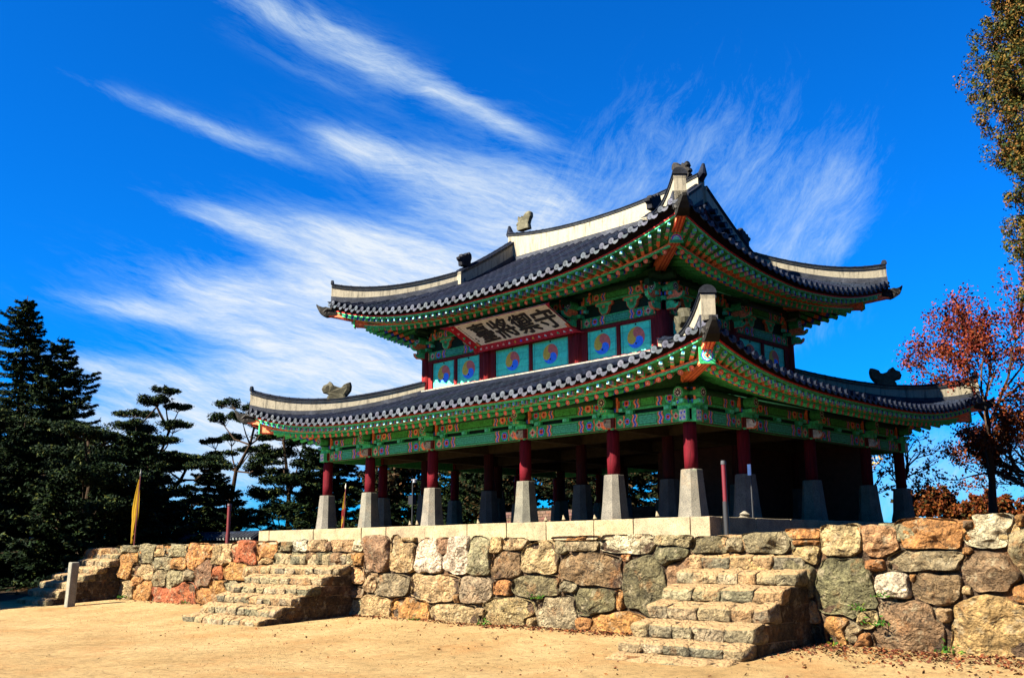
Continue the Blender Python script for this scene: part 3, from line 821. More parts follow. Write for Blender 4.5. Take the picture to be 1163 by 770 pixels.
for y in VS[1:-1]: mb.box((XC - HX, YC + y - .12, 5.25), (XC + HX, YC + y + .12, 5.59), (.04, .03, .015))
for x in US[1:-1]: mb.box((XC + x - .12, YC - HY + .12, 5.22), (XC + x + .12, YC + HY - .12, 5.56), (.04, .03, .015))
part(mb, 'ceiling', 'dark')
# closed timber room around the inner stair
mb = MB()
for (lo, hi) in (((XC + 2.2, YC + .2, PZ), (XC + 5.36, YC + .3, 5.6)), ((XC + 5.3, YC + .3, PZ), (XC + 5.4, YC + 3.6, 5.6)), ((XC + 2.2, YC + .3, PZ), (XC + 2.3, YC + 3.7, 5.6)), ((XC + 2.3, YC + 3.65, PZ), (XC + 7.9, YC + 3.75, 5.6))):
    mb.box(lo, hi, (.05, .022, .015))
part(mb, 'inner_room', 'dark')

# ---- rafters
def rafter_round(tier, side, u):
    P = side_P(tier, side); hu = tier.hu(side); r = .074
    uc = max(-(hu - .85), min(hu - .85, u))
    ot = tier.oe(side, u) - tier.ro; zt = tier.zm + tier.rz + tier.R * .6 * tier.r01(side, u)
    orr = -.75
    L_ = math.hypot(u - uc, ot - orr)
    zr = min(zt + tier.slope * min(L_, 3.2), tier.surf(side, uc, tier.oc + .75) - .32)
    a, b = Vector(P(uc, orr, zr)), Vector(P(u, ot, zt))
    mb = MB()
    d = (b - a)
    mb.tube([a, a + d * .8, a + d * .86, a + d * .90, b], [r, r, r, r, r], [G_MD] * 0 or G_MD, 10)
    # bands near the tip: recolour faces by ring
    base = len(mb.c)
    nseg = 10
    for ring, col in ((1, ORG), (2, BLU), (3, G_BR)):
        for k in range(nseg): mb.c[ring * nseg + k] = col
    disc(mb, b, d, r, DRED, 12, .001); disc(mb, b, d, r * .9, ORG, 12, .003); 
    n1 = d.normalized(); s1 = n1.cross(Vector((0, 0, 1))).normalized(); s2 = s1.cross(n1)
    for q_ in range(6):
        aa = q_ * math.pi / 3
        disc(mb, b + (s1 * math.cos(aa) + s2 * math.sin(aa)) * r * .55, d, r * .16, (.3, .01, .01), 5, .005)
    disc(mb, b, d, r * .24, PINK, 6, .006)
    return mb, b
def rafter_fly(tier, side, u):
    P = side_P(tier, side); hu = tier.hu(side)
    uc = max(-(hu - .85), min(hu - .85, u))
    rr01 = tier.r01(side, u)
    ot = tier.oe(side, u) - tier.fo; zt = tier.zm + tier.fz + tier.R * .86 * rr01
    ob = tier.oe(side, u) - tier.ro - .12; zb = tier.zm + tier.rz + .17 + tier.R * .62 * rr01
    k = (ot - ob) / max(.3, (ot + .75))
    ub = u + (uc - u) * k
    a, b = Vector(P(ub, ob, zb)), Vector(P(u, ot, zt))
    d = b - a; s1 = Vector(P(1, 0, 0)) - Vector(P(0, 0, 0)); s1 = (s1 - d.normalized() * s1.dot(d.normalized())).normalized(); s2 = d.normalized().cross(s1)
    if s2.z < 0: s2 = -s2
    mb = MB()
    def sec(t, w, h): c = a + d * t; return [c - s1 * w - s2 * h, c + s1 * w - s2 * h, c + s1 * w + s2 * h, c - s1 * w + s2 * h]
    cuts = [(0, ORG), (.42, G_BR), (.62, (.55, .2, .35)), (.72, (.45, .48, .46)), (.80, BLU), (.87, G_BR), (.95, TEAL), (1, None)]
    for (t0, col), (t1, _) in zip(cuts[:-1], cuts[1:]):
        w0, w1 = .052 - .010 * t0, .052 - .010 * t1
        mb.hexa(sec(t0, w0, w0 * 1.15), sec(t1, w1, w1 * 1.15), col)
    c = sec(1, .042, .048); off = d.normalized() * .003
    mb.add([q + off for q in c], [(0, 1, 2, 3)], (.36, .40, .42))
    cc = sec(1, .03, .034); mb.add([q + off * 2 for q in cc], [(0, 1, 2, 3)], TEAL)
    cc = sec(1, .017, .019); mb.add([q + off * 3 for q in cc], [(0, 1, 2, 3)], BLU)
    return mb, b
SPR = .335
camp = Vector((0, 0, 2))
for kind, fn in (('rafter', rafter_round), ('flying_rafter', rafter_fly)):
    allr = []
    for tier in (LOW, UPP):
        for side in range(4):
            lim = tier.hu(side) + tier.oe(side, tier.hu(side)) - (tier.ro if kind == 'rafter' else tier.fo) - .32
            n = int(lim / SPR)
            for k in range(-n, n + 1):
                mb, tip = fn(tier, side, k * lim / n if n else 0)
                allr.append(((tip - camp).length + (0 if side in (0, 1) else 1000), mb))
    allr.sort(key=lambda q: q[0])
    for dd, mb in allr[:100]: part(mb, kind, 'paint')
    rest = MB()
    for dd, mb in allr[100:]: rest.add(mb.v, mb.f, list(mb.c))
    o = part(rest, kind + 's', 'paint'); o['kind'] = 'stuff'

# ---- soffits, eave boards
def eave_parts(tier, parent):
    for side in range(4):
        P = side_P(tier, side); H = tier.H(side); hu = tier.hu(side)
        n = 64
        def pr(u, kind):
            r_ = tier.r01(side, u); oe = tier.oe(side, u)
            if kind == 'fly': return oe - tier.fo, tier.zm + tier.fz + tier.R * .86 * r_ + .06
            if kind == 'flyroot': return oe - tier.ro - .05, tier.zm + tier.rz + tier.R * .62 * r_ + .235
            if kind == 'rnd': return oe - tier.ro - .02, tier.zm + tier.rz + tier.R * .6 * r_ + .082
        def lim(kind): return hu + {'fly': tier.oc - tier.fo, 'flyroot': tier.oc - tier.ro, 'rnd': tier.oc - tier.ro, 'in': -.75}[kind]
        S = MB(); B = MB(); B2 = MB(); B3 = MB()
        for k in range(n):
            t0, t1 = -1 + 2 * k / n, -1 + 2 * (k + 1) / n
            def pt(t, kind, dz=0, do=0):
                u = t * lim(kind)
                if kind == 'in':
                    ur = t * lim('rnd'); zt = tier.zm + tier.rz + tier.R * .6 * tier.r01(side, ur)
                    zz = zt + tier.slope * min(3.0, math.hypot(ur - t * (hu - .75), tier.oe(side, ur) - tier.ro + .75)) + .08
                    return P(t * (hu - .75), -.75, min(zz, tier.surf(side, t * (hu - .75), tier.oc + .75) - .22))
                o, z = pr(u, kind); return P(u, o + do, z + dz)
            col = G_MD
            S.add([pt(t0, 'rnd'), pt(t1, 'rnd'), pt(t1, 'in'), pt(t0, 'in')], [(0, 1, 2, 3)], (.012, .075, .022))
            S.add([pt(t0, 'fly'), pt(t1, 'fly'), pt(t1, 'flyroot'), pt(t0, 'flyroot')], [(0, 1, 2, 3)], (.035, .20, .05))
            for kd, dz0, dz1, col, do0, do1 in (('rnd', -.0, .05, G_BR, .04, -.05), ('rnd', .051, .10, ORG, .03, -.05), ('rnd', .101, .16, G_MD, -.06, -.08),
                                                ('fly', .0, .045, G_BR, .05, -.05), ('fly', .046, .085, RED, .075, -.05)):
                A = [pt(t0, kd, dz0, do1), pt(t0, kd, dz0, do0), pt(t0, kd, dz1, do0), pt(t0, kd, dz1, do1)]
                C_ = [pt(t1, kd, dz0, do1), pt(t1, kd, dz0, do0), pt(t1, kd, dz1, do0), pt(t1, kd, dz1, do1)]
                (B if kd == 'rnd' else B2).add(A + C_, [(0, 1, 5, 4), (1, 2, 6, 5), (2, 3, 7, 6)], col)
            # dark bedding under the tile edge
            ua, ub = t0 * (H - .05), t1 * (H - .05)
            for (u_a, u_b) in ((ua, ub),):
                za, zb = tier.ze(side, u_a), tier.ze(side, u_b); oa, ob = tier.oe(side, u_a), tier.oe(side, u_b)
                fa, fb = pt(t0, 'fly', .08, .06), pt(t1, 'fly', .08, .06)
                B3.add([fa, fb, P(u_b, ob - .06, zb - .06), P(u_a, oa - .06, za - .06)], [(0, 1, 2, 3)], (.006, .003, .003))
        # small painted flowers on the boards between flying rafters
        nb = int(2 * lim('fly') / SPR)
        for k in range(nb):
            t = -1 + 2 * (k + .5) / nb
            for f_, cc, rr in ((.55, ORG, .052), (.55, BLU, .026), (.25, PINK, .034), (.25, (.1, .5, .5), .016), (.8, BLU, .034), (.8, YEL, .016)):
                u1, u2 = t * lim('fly'), t * lim('flyroot')
                o1, z1 = pr(u1, 'fly'); o2, z2 = pr(u2, 'flyroot')
                c = [u2 + (u1 - u2) * f_, o2 + (o1 - o2) * f_, z2 + (z1 - z2) * f_ - .012 - (.004 if rr < .027 else 0)]
                S.add([P(c[0] - rr, c[1], c[2]), P(c[0], c[1] - rr, c[2]), P(c[0] + rr, c[1], c[2]), P(c[0], c[1] + rr, c[2])], [(0, 1, 2, 3)], cc)
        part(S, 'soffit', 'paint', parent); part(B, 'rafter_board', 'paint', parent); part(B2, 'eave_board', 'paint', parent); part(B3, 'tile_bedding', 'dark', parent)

# ---- tiled roofs
SPT = .355
def tiles(tier, side, dmax, mb):
    P0 = side_P(tier, side); H = tier.H(side); oc = tier.oc
    def P(u, d, z): return P0(u, oc - d, z)
    n = int((H - .18) / SPT)
    us = [k * SPT for k in range(-n, n + 1)]
    def d0(u): return tier.oc - tier.oe(side, u)
    seg = .36
    for u in us:                                    # convex rows
        ujit = random.uniform(-.012, .012); zjit = random.uniform(-.008, .010)
        dm = dmax(u)
        if dm - d0(u) < .15: continue
        nseg = max(1, int((dm - d0(u)) / seg)); rr = .098
        vs = []; fs = []; K = 6
        ds = []
        for i in range(nseg):
            a = d0(u) + (dm - d0(u)) * i / nseg; b = d0(u) + (dm - d0(u)) * (i + 1) / nseg
            ds += [(a, rr), (b, rr * .86)]
        for (d, r_) in ds:
            z = tier.surf(side, u, d) - .005
            for k in range(K + 1):
                a = math.pi * k / K
                vs.append(P(u + ujit * math.sin(d * 2.3 + u) + r_ * math.cos(a), d, z + zjit + r_ * math.sin(a) * 1.05))
        for i in range(len(ds) - 1):
            for k in range(K): fs.append((i * (K + 1) + k + 1, i * (K + 1) + k, (i + 1) * (K + 1) + k, (i + 1) * (K + 1) + k + 1))
        mb.add(vs, fs, jit(TILEC, .25))
        # round end cap
        z = tier.surf(side, u, d0(u)) + .012; c0 = []
        c = jit(TEND, .15)
        for rad, dd, cc in ((.100, -.012, tuple(q * .5 for q in c)), (.088, -.02, c), (.045, -.026, tuple(q * .7 for q in c))):
            mb.add([P(u + rad * math.cos(2 * math.pi * k / 14), d0(u) + dd + .12 * rad * math.sin(2 * math.pi * k / 14), z + rad * math.sin(2 * math.pi * k / 14)) for k in range(14)], [tuple(range(14))], cc)
        ring = [(P(u + .112 * math.cos(2 * math.pi * k / 14), d0(u) - .012 + .0134 * math.sin(2 * math.pi * k / 14), z + .112 * math.sin(2 * math.pi * k / 14))) for k in range(14)]
        ring2 = [(P(u + .108 * math.cos(2 * math.pi * k / 14), d0(u) + .05, z + .108 * math.sin(2 * math.pi * k / 14))) for k in range(14)]
        mb.add(ring + ring2, [(k, (k + 1) % 14, 14 + (k + 1) % 14, 14 + k) for k in range(14)], TILEC)
    us2 = [u + SPT / 2 for u in us[:-1]]
    us2 = [us[0] - SPT / 2] + us2 + [us[-1] + SPT / 2]
    for u in us2:                                   # concave rows and drip ends
        dm = min(dmax(u - SPT / 2) if abs(u - SPT / 2) < H else 0, dmax(u + SPT / 2) if abs(u + SPT / 2) < H else 0)
        dm = max(dm, dmax(min(max(u, -H), H))) + .12
        if dm - d0(u) < .2: continue
        nseg = max(1, int((dm - d0(u)) / .5)); K = 4; vs = []; fs = []
        for i in range(nseg + 1):
            d = d0(u) - .03 + (dm - d0(u)) * i / nseg
            for k in range(K + 1):
                x = -1 + 2 * k / K
                vs.append(P(u + x * SPT * .5, d, tier.surf(side, u + x * SPT * .5, d) - .045 * (1 - x * x) - .012))
        for i in range(nseg):
            for k in range(K): fs.append((i * (K + 1) + k, i * (K + 1) + k + 1, (i + 1) * (K + 1) + k + 1, (i + 1) * (K + 1) + k))
        mb.add(vs, fs, jit((.003, .004, .008), .2))
        if abs(u) < H - .1:
            c = jit((.038, .042, .049), .18)
            z = tier.surf(side, u, d0(u)) - .055
            pts = [(-.105, .03), (-.06, .005), (0, -.005), (.06, .005), (.105, .03), (.105, -.03), (.075, -.085), (0, -.12), (-.075, -.085), (-.105, -.03)]
            top = [P(u + a, d0(u) - .035 + b * .35, z + b) for a, b in pts]
            bk = [P(u + a * .98, d0(u) - .015 + b * .35, z + b) for a, b in pts]
            m_ = len(pts)
            mb.add(top + bk, [tuple(reversed(range(m_))), tuple(m_ + i for i in range(m_))] + [(i, (i + 1) % m_, m_ + (i + 1) % m_, m_ + i) for i in range(m_)], c)

def sweep(mb, pts, sec, col, caps=True):
    """sweep a section [(n, z)] along pts; n is the horizontal normal"""
    pts = [Vector(q) for q in pts]; m_ = len(sec(0) if callable(sec) else sec); vs = []; fs = []
    for i, q in enumerate(pts):
        d = pts[min(i + 1, len(pts) - 1)] - pts[max(0, i - 1)]
        h = Vector((d.x, d.y, 0)); h = h.normalized() if h.length > 1e-5 else Vector((1, 0, 0))
        nrm = Vector((-h.y, h.x, 0))
        s_ = sec(i / (len(pts) - 1)) if callable(sec) else sec
        for a, z in s_: vs.append(q + nrm * a + Vector((0, 0, z)))
    for i in range(len(pts) - 1):
        for k in range(m_):
            k2 = (k + 1) % m_
            fs.append((i * m_ + k, i * m_ + k2, (i + 1) * m_ + k2, (i + 1) * m_ + k))
    if caps: fs.append(tuple(reversed(range(m_)))); fs.append(tuple((len(pts) - 1) * m_ + k for k in range(m_)))
    mb.add(vs, fs, col)

def ridge(pts, hfun, name, parent, w=.17, end_disc=True, flip=1):
    """plaster ridge wall with a row of dark cover tiles on top"""
    mb = MB()
    n = len(pts)
    sweep(mb, pts, lambda t: [(-w, -.35), (w, -.35), (w, hfun(t)), (-w, hfun(t))], PLAS)
    o = part(mb, name, 'plaster', parent)
    mb = MB()
    cap = lambda t: [(-w - .045, hfun(t) + .002), (w + .045, hfun(t) + .002), (w + .045, hfun(t) + .028), (.10, hfun(t) + .04), (.075, hfun(t) + .085), (0, hfun(t) + .105), (-.075, hfun(t) + .085), (-.10, hfun(t) + .04), (-w - .045, hfun(t) + .028)]
    sweep(mb, pts, cap, TILEC)
    for q_ in (.035, .075):
        sweep(mb, pts, lambda t, q_=q_: [(-w - .03, hfun(t) - q_ - .018), (w + .03, hfun(t) - q_ - .018), (w + .03, hfun(t) - q_), (-w - .03, hfun(t) - q_)], (.03, .032, .035))
    base = lambda t: [(-w - .045, -.36), (w + .045, -.36), (w + .045, .07), (-w - .045, .07)]
    sweep(mb, pts, base, (.03, .032, .038))
    # cover tile joints
    V = [Vector(q) for q in pts]
    acc = 0
    for i in range(n - 1):
        L_ = (V[i + 1] - V[i]).length; k = 0
        while acc < L_:
            c = V[i].lerp(V[i + 1], acc / L_); t = (i + acc / L_) / (n - 1); d = (V[i + 1] - V[i]).normalized() * .02
            sweep(mb, [c - d, c + d], [(a * 1.1, z * 1.012) for a, z in cap(t)][3:8], TILEC)
            acc += .36
        acc -= L_
    if name == 'hip_ridge':      # upright end tile at the corner
        q = V[0]; dv = (V[0] - V[1]); dv.z = 0; dv.normalize(); nv = Vector((-dv.y, dv.x, 0)); h0 = hfun(0)
        A = [q + dv * .03 + nv * (math.cos(math.pi * k / 10) * .21) + Vector((0, 0, h0 + .03 + math.sin(math.pi * k / 10) * .20)) for k in range(11)]
        B_ = [p_ - dv * .07 for p_ in A]
        mb.add(A + B_, [tuple(range(11)), tuple(11 + k for k in reversed(range(11)))] + [((k + 1) % 11, k, 11 + k, 11 + (k + 1) % 11) for k in range(11)], (.012, .013, .016))
    part(mb, name + '_cover', 'tile', parent)
    return o

def gargoyle(loc, ang, s, parent, name='roof_ornament', shape=0, col=(.05, .045, .028)):
    """carved clay ridge animal: flat-sided, bulging silhouette"""
    SH = [[(-.42, .0), (-.40, .10), (-.30, .16), (-.42, .22), (-.56, .26), (-.62, .40), (-.56, .54), (-.42, .60), (-.33, .70), (-.26, .66), (-.20, .56), (-.04, .50), (.10, .46), (.24, .50), (.34, .62), (.46, .66), (.50, .52), (.48, .34), (.38, .20), (.30, .12), (.32, .0)],
          [(-.40, .0), (-.46, .14), (-.38, .24), (-.50, .30), (-.44, .44), (-.30, .46), (-.40, .60), (-.34, .78), (-.20, .66), (-.10, .76), (.0, .62), (.06, .74), (.22, .86), (.40, .92), (.52, .84), (.54, .62), (.44, .44), (.36, .24), (.40, .0)],
          [(-.34, .0), (-.36, .2), (-.5, .30), (-.52, .42), (-.36, .46), (-.30, .62), (-.10, .60), (.02, .74), (.18, .70), (.26, .84), (.42, .74), (.46, .50), (.36, .3), (.38, .0)]][shape]
    m_ = len(SH); ca, sa = math.cos(ang), math.sin(ang)
    cx = sum(a for a, _ in SH) / m_; cz = sum(b for _, b in SH) / m_
    rows = []
    for off, sc_ in ((-.17, .72), (-.14, .93), (-.06, 1.0), (.06, 1.0), (.14, .93), (.17, .72)):
        row = []
        for i, (a, b) in enumerate(SH):
            x = (cx + (a - cx) * sc_) * s; z = (cz + (b - cz) * sc_ if b > .01 else b) * s; y = off * s * (1 + .35 * noise.noise(Vector((a * 6, b * 6, loc[0]))))
            row.append((loc[0] + x * ca - y * sa, loc[1] + x * sa + y * ca, loc[2] + z))
        rows.append(row)
    mb = MB(); vs = [v for r_ in rows for v in r_]; fs = [tuple(range(m_)), tuple(5 * m_ + i for i in reversed(range(m_)))]
    for j in range(5):
        for i in range(m_): fs.append((j * m_ + i, (j + 1) * m_ + i, (j + 1) * m_ + (i + 1) % m_, j * m_ + (i + 1) % m_))
    mb.add(vs, fs, col)
    return part(mb, name, 'tile', parent)

def diag_pt(tier, corner, off, z):
    sx, sy = ((-1, -1), (1, -1), (1, 1), (-1, 1))[corner]
    return (XC + sx * (tier.hx + off), YC + sy * (tier.hy + off), z)

def corner_beams(tier, parent, deco):
    for c in range(4):
        sx, sy = ((-1, -1), (1, -1), (1, 1), (-1, 1))[c]
        dv = Vector((sx, sy, 0)).normalized(); nv = Vector((-dv.y, dv.x, 0))
        def sec(off, z, w, h): q = Vector(diag_pt(tier, c, off, z)); return [q - nv * w - Vector((0, 0, h)), q + nv * w - Vector((0, 0, h)), q + nv * w, q - nv * w]
        zc = tier.zm + tier.R
        o1 = tier.oc - tier.ro + .17; z1 = tier.zm + tier.rz + tier.R * .66 + .10
        zi = z1 + tier.slope * .1
        mb = MB()
        mb.hexa(sec(-.7, zi - .02, .15, .34), sec(o1, z1 + .02, .14, .32), ORG)
        mb.hexa(sec(-.6, zi - .36, .13, .02), sec(o1 - .05, z1 - .31, .12, .02), (.66, .19, .08))
        q = [v + dv * .012 for v in sec(o1, z1 + .05, .19, .40)]
        mb.add(q, [(0, 1, 2, 3)], G_BR)
        q0 = [v - dv * .03 for v in sec(o1, z1 + .05, .19, .40)]; mb.hexa(q0, q, G_BR)
        ctr = sum((Vector(v) for v in q), Vector()) / 4
        up = Vector((0, 0, 1))
        if deco == 0:
            for rr, col, n_ in ((.15, BLU, 8), (.125, PALE, 8), (.105, TEAL, 8), (.07, ORG, 4), (.03, BLK, 6)):
                e = .004 + (.15 - rr) * .1
                mb.add([ctr + dv * e + (nv * math.cos(2 * math.pi * k / n_) + up * math.sin(2 * math.pi * k / n_)) * rr for k in range(n_)], [tuple(range(n_))], col)
        else:
            for w_, col, e in ((.165, ORG, .004), (.14, BLU, .007), (.11, PALE, .010), (.09, TEAL, .013)):
                mb.add([ctr + dv * e + nv * (w_ * math.cos(math.pi * k / 8)) + up * (w_ * 1.1 * math.sin(math.pi * k / 8) - .12) for k in range(9)], [tuple(range(9))], col)
        # second, upper corner rafter
        o2 = tier.oc - .02; z2 = tier.zm + tier.fz + tier.R * .86 + .10
        mb.hexa(sec(o1 - .5, z1 + .05, .13, .20), sec(o2, z2, .12, .27), ORG)
        for w_ in (-.09, 0, .09):
            A = [v + nv * w_ for v in sec(o1 + .05, z1 - .10, .014, .01)]; B_ = [v + nv * w_ for v in sec(o2, z2 - .262, .014, .01)]
            mb.hexa(A, B_, (.40, .03, .02))
            A = [v + nv * w_ for v in sec(-.5, zi - .372, .014, .01)]; B_ = [v + nv * w_ for v in sec(o1 - .05, z1 - .322, .014, .01)]
            mb.hexa(A, B_, (.40, .03, .02))
        part(mb, 'corner_beam', 'paint', parent)
        # clay dragon sleeve on the tip
        mb = MB()
        prof = [(-.26, .0, .14, .26), (-.05, .0, .165, .32), (.04, .03, .18, .36), (.12, .02, .16, .30), (.20, .06, .15, .26), (.26, .11, .10, .16), (.31, .17, .05, .08)]
        secs = [sec(o2 + a, z2 + .04 + b, w_, h_) for a, b, w_, h_ in prof]
        for A, B_ in zip(secs[:-1], secs[1:]): mb.hexa(A, B_, (.012, .011, .009))
        for s_ in (-1, 1):      # brow and ear knobs
            b_ = Vector(secs[1][3 if s_ < 0 else 2])
            mb.tube([b_ - dv * .1 - up * .06, b_ + dv * .06 + nv * 0 - up * .05, b_ + dv * .2 - up * .16], [.05, .055, .035], (.03, .028, .024), 8)
        for k in range(4): mb.tube([Vector(secs[1 + k][0]).lerp(Vector(secs[1 + k][1]), .02) + up * .12 - nv * .01, Vector(secs[1 + k][0]).lerp(Vector(secs[1 + k][1]), .98) + up * .12 + nv * .01], [.035, .035], (.035, .03, .025), 6)
        part(mb, 'corner_sleeve', 'tile', parent)

low_mb = MB()
for side in range(4):
    H = LOW.H(side)
    tiles(LOW, side, lambda u, H=H: min(LOW.D + .05, H - abs(u)), low_mb)
low = part(low_mb, 'lower_roof', 'tile')
eave_parts(LOW, low); corner_beams(LOW, low, 0)
upp_mb = MB()
GD = 3.64
for side in range(4):
    H = UPP.H(side)
    if side % 2 == 0: fn = lambda u, H=H: (UPP.D if abs(u) < H - GD + .05 else H - abs(u))
    else: fn = lambda u, H=H: min(GD + .45, H - abs(u))
    tiles(UPP, side, fn, upp_mb)
upp = part(upp_mb, 'upper_roof', 'tile')
eave_parts(UPP, upp); corner_beams(UPP, upp, 1)

# hip ridges (lower): from each corner up to the inner columns
for c in range(4):
    pts = []
    for k in range(15):
        off = LOW.oc - .12 - (LOW.oc + IX * 0 + 2.50 - .12) * k / 14
        d = LOW.oc - off
        zs = LOW.surf(0, LOW.H(0) - d, d)
        pts.append(diag_pt(LOW, c, off, zs + .10))
    ridge(pts, lambda t: .47 - .12 * t + .10 * (1 - t) ** 3, 'hip_ridge', low, w=.17)
    q = pts[7]; ang = math.atan2(*( (Vector(pts[0]) - Vector(pts[7])).yx ))
    gargoyle((q[0], q[1], q[2] + .42), ang + math.pi, 1.0, low, shape=0)
# plaster line where the lower roof meets the upper wall
for side in range(4):
    hu = IX if side % 2 == 0 else IY
    P = side_P(UPP, side)
    mb = MB(); mb.box((-hu - .32, .17, 7.60), (hu + .32, .30, 7.83), (.22, .20, .155), P)
    part(mb, 'flashing_ridge', 'plaster', low)
    mb = MB(); mb.box((-hu - .36, .30, 7.60), (hu + .36, .40, 7.76), TILEC, P); part(mb, 'flashing_cover', 'tile', low)

# upper roof ridges
RL = 4.62
mpts = [(XC - RL + 2 * RL * k / 16, YC, 13.5) for k in range(17)]
ridge(mpts, lambda t: .72 + .42 * abs(2 * t - 1) ** 2.2, 'main_ridge', upp, w=.2)
for s_, sh in ((-1, 1), (1, 1)):
    gargoyle((XC + s_ * (RL - .75), YC, 14.70), 0 if s_ < 0 else math.pi, .78, upp, shape=1, col=(.075, .068, .042) if s_ < 0 else (.02, .018, .016))
    mb = MB()      # ridge end tile, rising hook
    mb.tube([(XC + s_ * (RL - .1), YC, 14.55), (XC + s_ * (RL + .08), YC, 14.70), (XC + s_ * (RL + .12), YC, 15.05)], [.2, .17, .05], TILEC, 10)
    part(mb, 'ridge_end_tile', 'tile', upp)
for sx in (-1, 1):
    for sy, side in ((-1, 0), (1, 2)):
        dp = []
        for k in range(9):
            d = UPP.D - .15 - (UPP.D - .15 - GD + .25) * k / 8
            yy = YC + sy * (UPP.hy + UPP.oc - d)
            dp.append((XC + sx * (4.52 - .0 * k), yy, UPP.surf(side, 0, d) + .10 + .12 * (1 - k / 8) ** 2))
        ridge(dp, lambda t: .62 - .06 * t, 'descending_ridge', upp, w=.19)
        q = dp[-2]; gargoyle((q[0], q[1], q[2] + .68), math.pi / 2 * sy + math.pi, .72, upp, shape=2, col=(.012, .012, .014))
        c = {(-1, -1): 0, (1, -1): 1, (1, 1): 2, (-1, 1): 3}[(sx, sy)]
        pts = []
        for k in range(13):
            off = UPP.oc - .12 - (GD - .12 + .1) * k / 12
            d = UPP.oc - off
            pts.append(diag_pt(UPP, c, off, UPP.surf(0, UPP.H(0) - d, d) + .10))
        ridge(pts, lambda t: .42 - .02 * t + .10 * (1 - t) ** 3, 'hip_ridge', upp, w=.17)
        # short verge tiles along the gable edge
        mb = MB()
        for k in range(9):
            d = GD + .2 + (UPP.D - GD - .5) * k / 8
            yy = YC + sy * (UPP.hy + UPP.oc - d); z = UPP.surf(side, 0, d) + .02
            mb.tube([(XC + sx * 4.6, yy, z + .05), (XC + sx * 4.98, yy, z - .02)], [.095, .10], TILEC, 10)
            disc(mb, (XC + sx * 4.985, yy, z - .02), (sx, 0, 0), .105, jit(TEND, .1), 12, .003)
        part(mb, 'verge_tiles', 'tile', upp)
    # gable triangle with boards
    mb = MB()
    zb = UPP.surf(0, 0, GD) - .35; n_ = 14
    top = []
    for k in range(n_ + 1):
        y = -(UPP.D - GD) + 2 * (UPP.D - GD) * k / n_
        top.append((y, UPP.surf(0, 0, UPP.D - abs(y)) - .06))
    for (ya, za), (yb, zb2) in zip(top[:-1], top[1:]):
        mb.add([(XC + sx * 4.3, YC + ya, zb), (XC + sx * 4.3, YC + yb, zb), (XC + sx * 4.3, YC + yb, zb2), (XC + sx * 4.3, YC + ya, za)], [(0, 1, 2, 3)], (.11, .05, .035))
        mb.hexa([(XC + sx * 4.62, YC + ya, za - .28), (XC + sx * 4.70, YC + ya, za - .28), (XC + sx * 4.70, YC + ya, za), (XC + sx * 4.62, YC + ya, za)],
                [(XC + sx * 4.62, YC + yb, zb2 - .28), (XC + sx * 4.70, YC + yb, zb2 - .28), (XC + sx * 4.70, YC + yb, zb2), (XC + sx * 4.62, YC + yb, zb2)], (.13, .03, .025))
    part(mb, 'gable_board', 'wood', upp, fix=True)

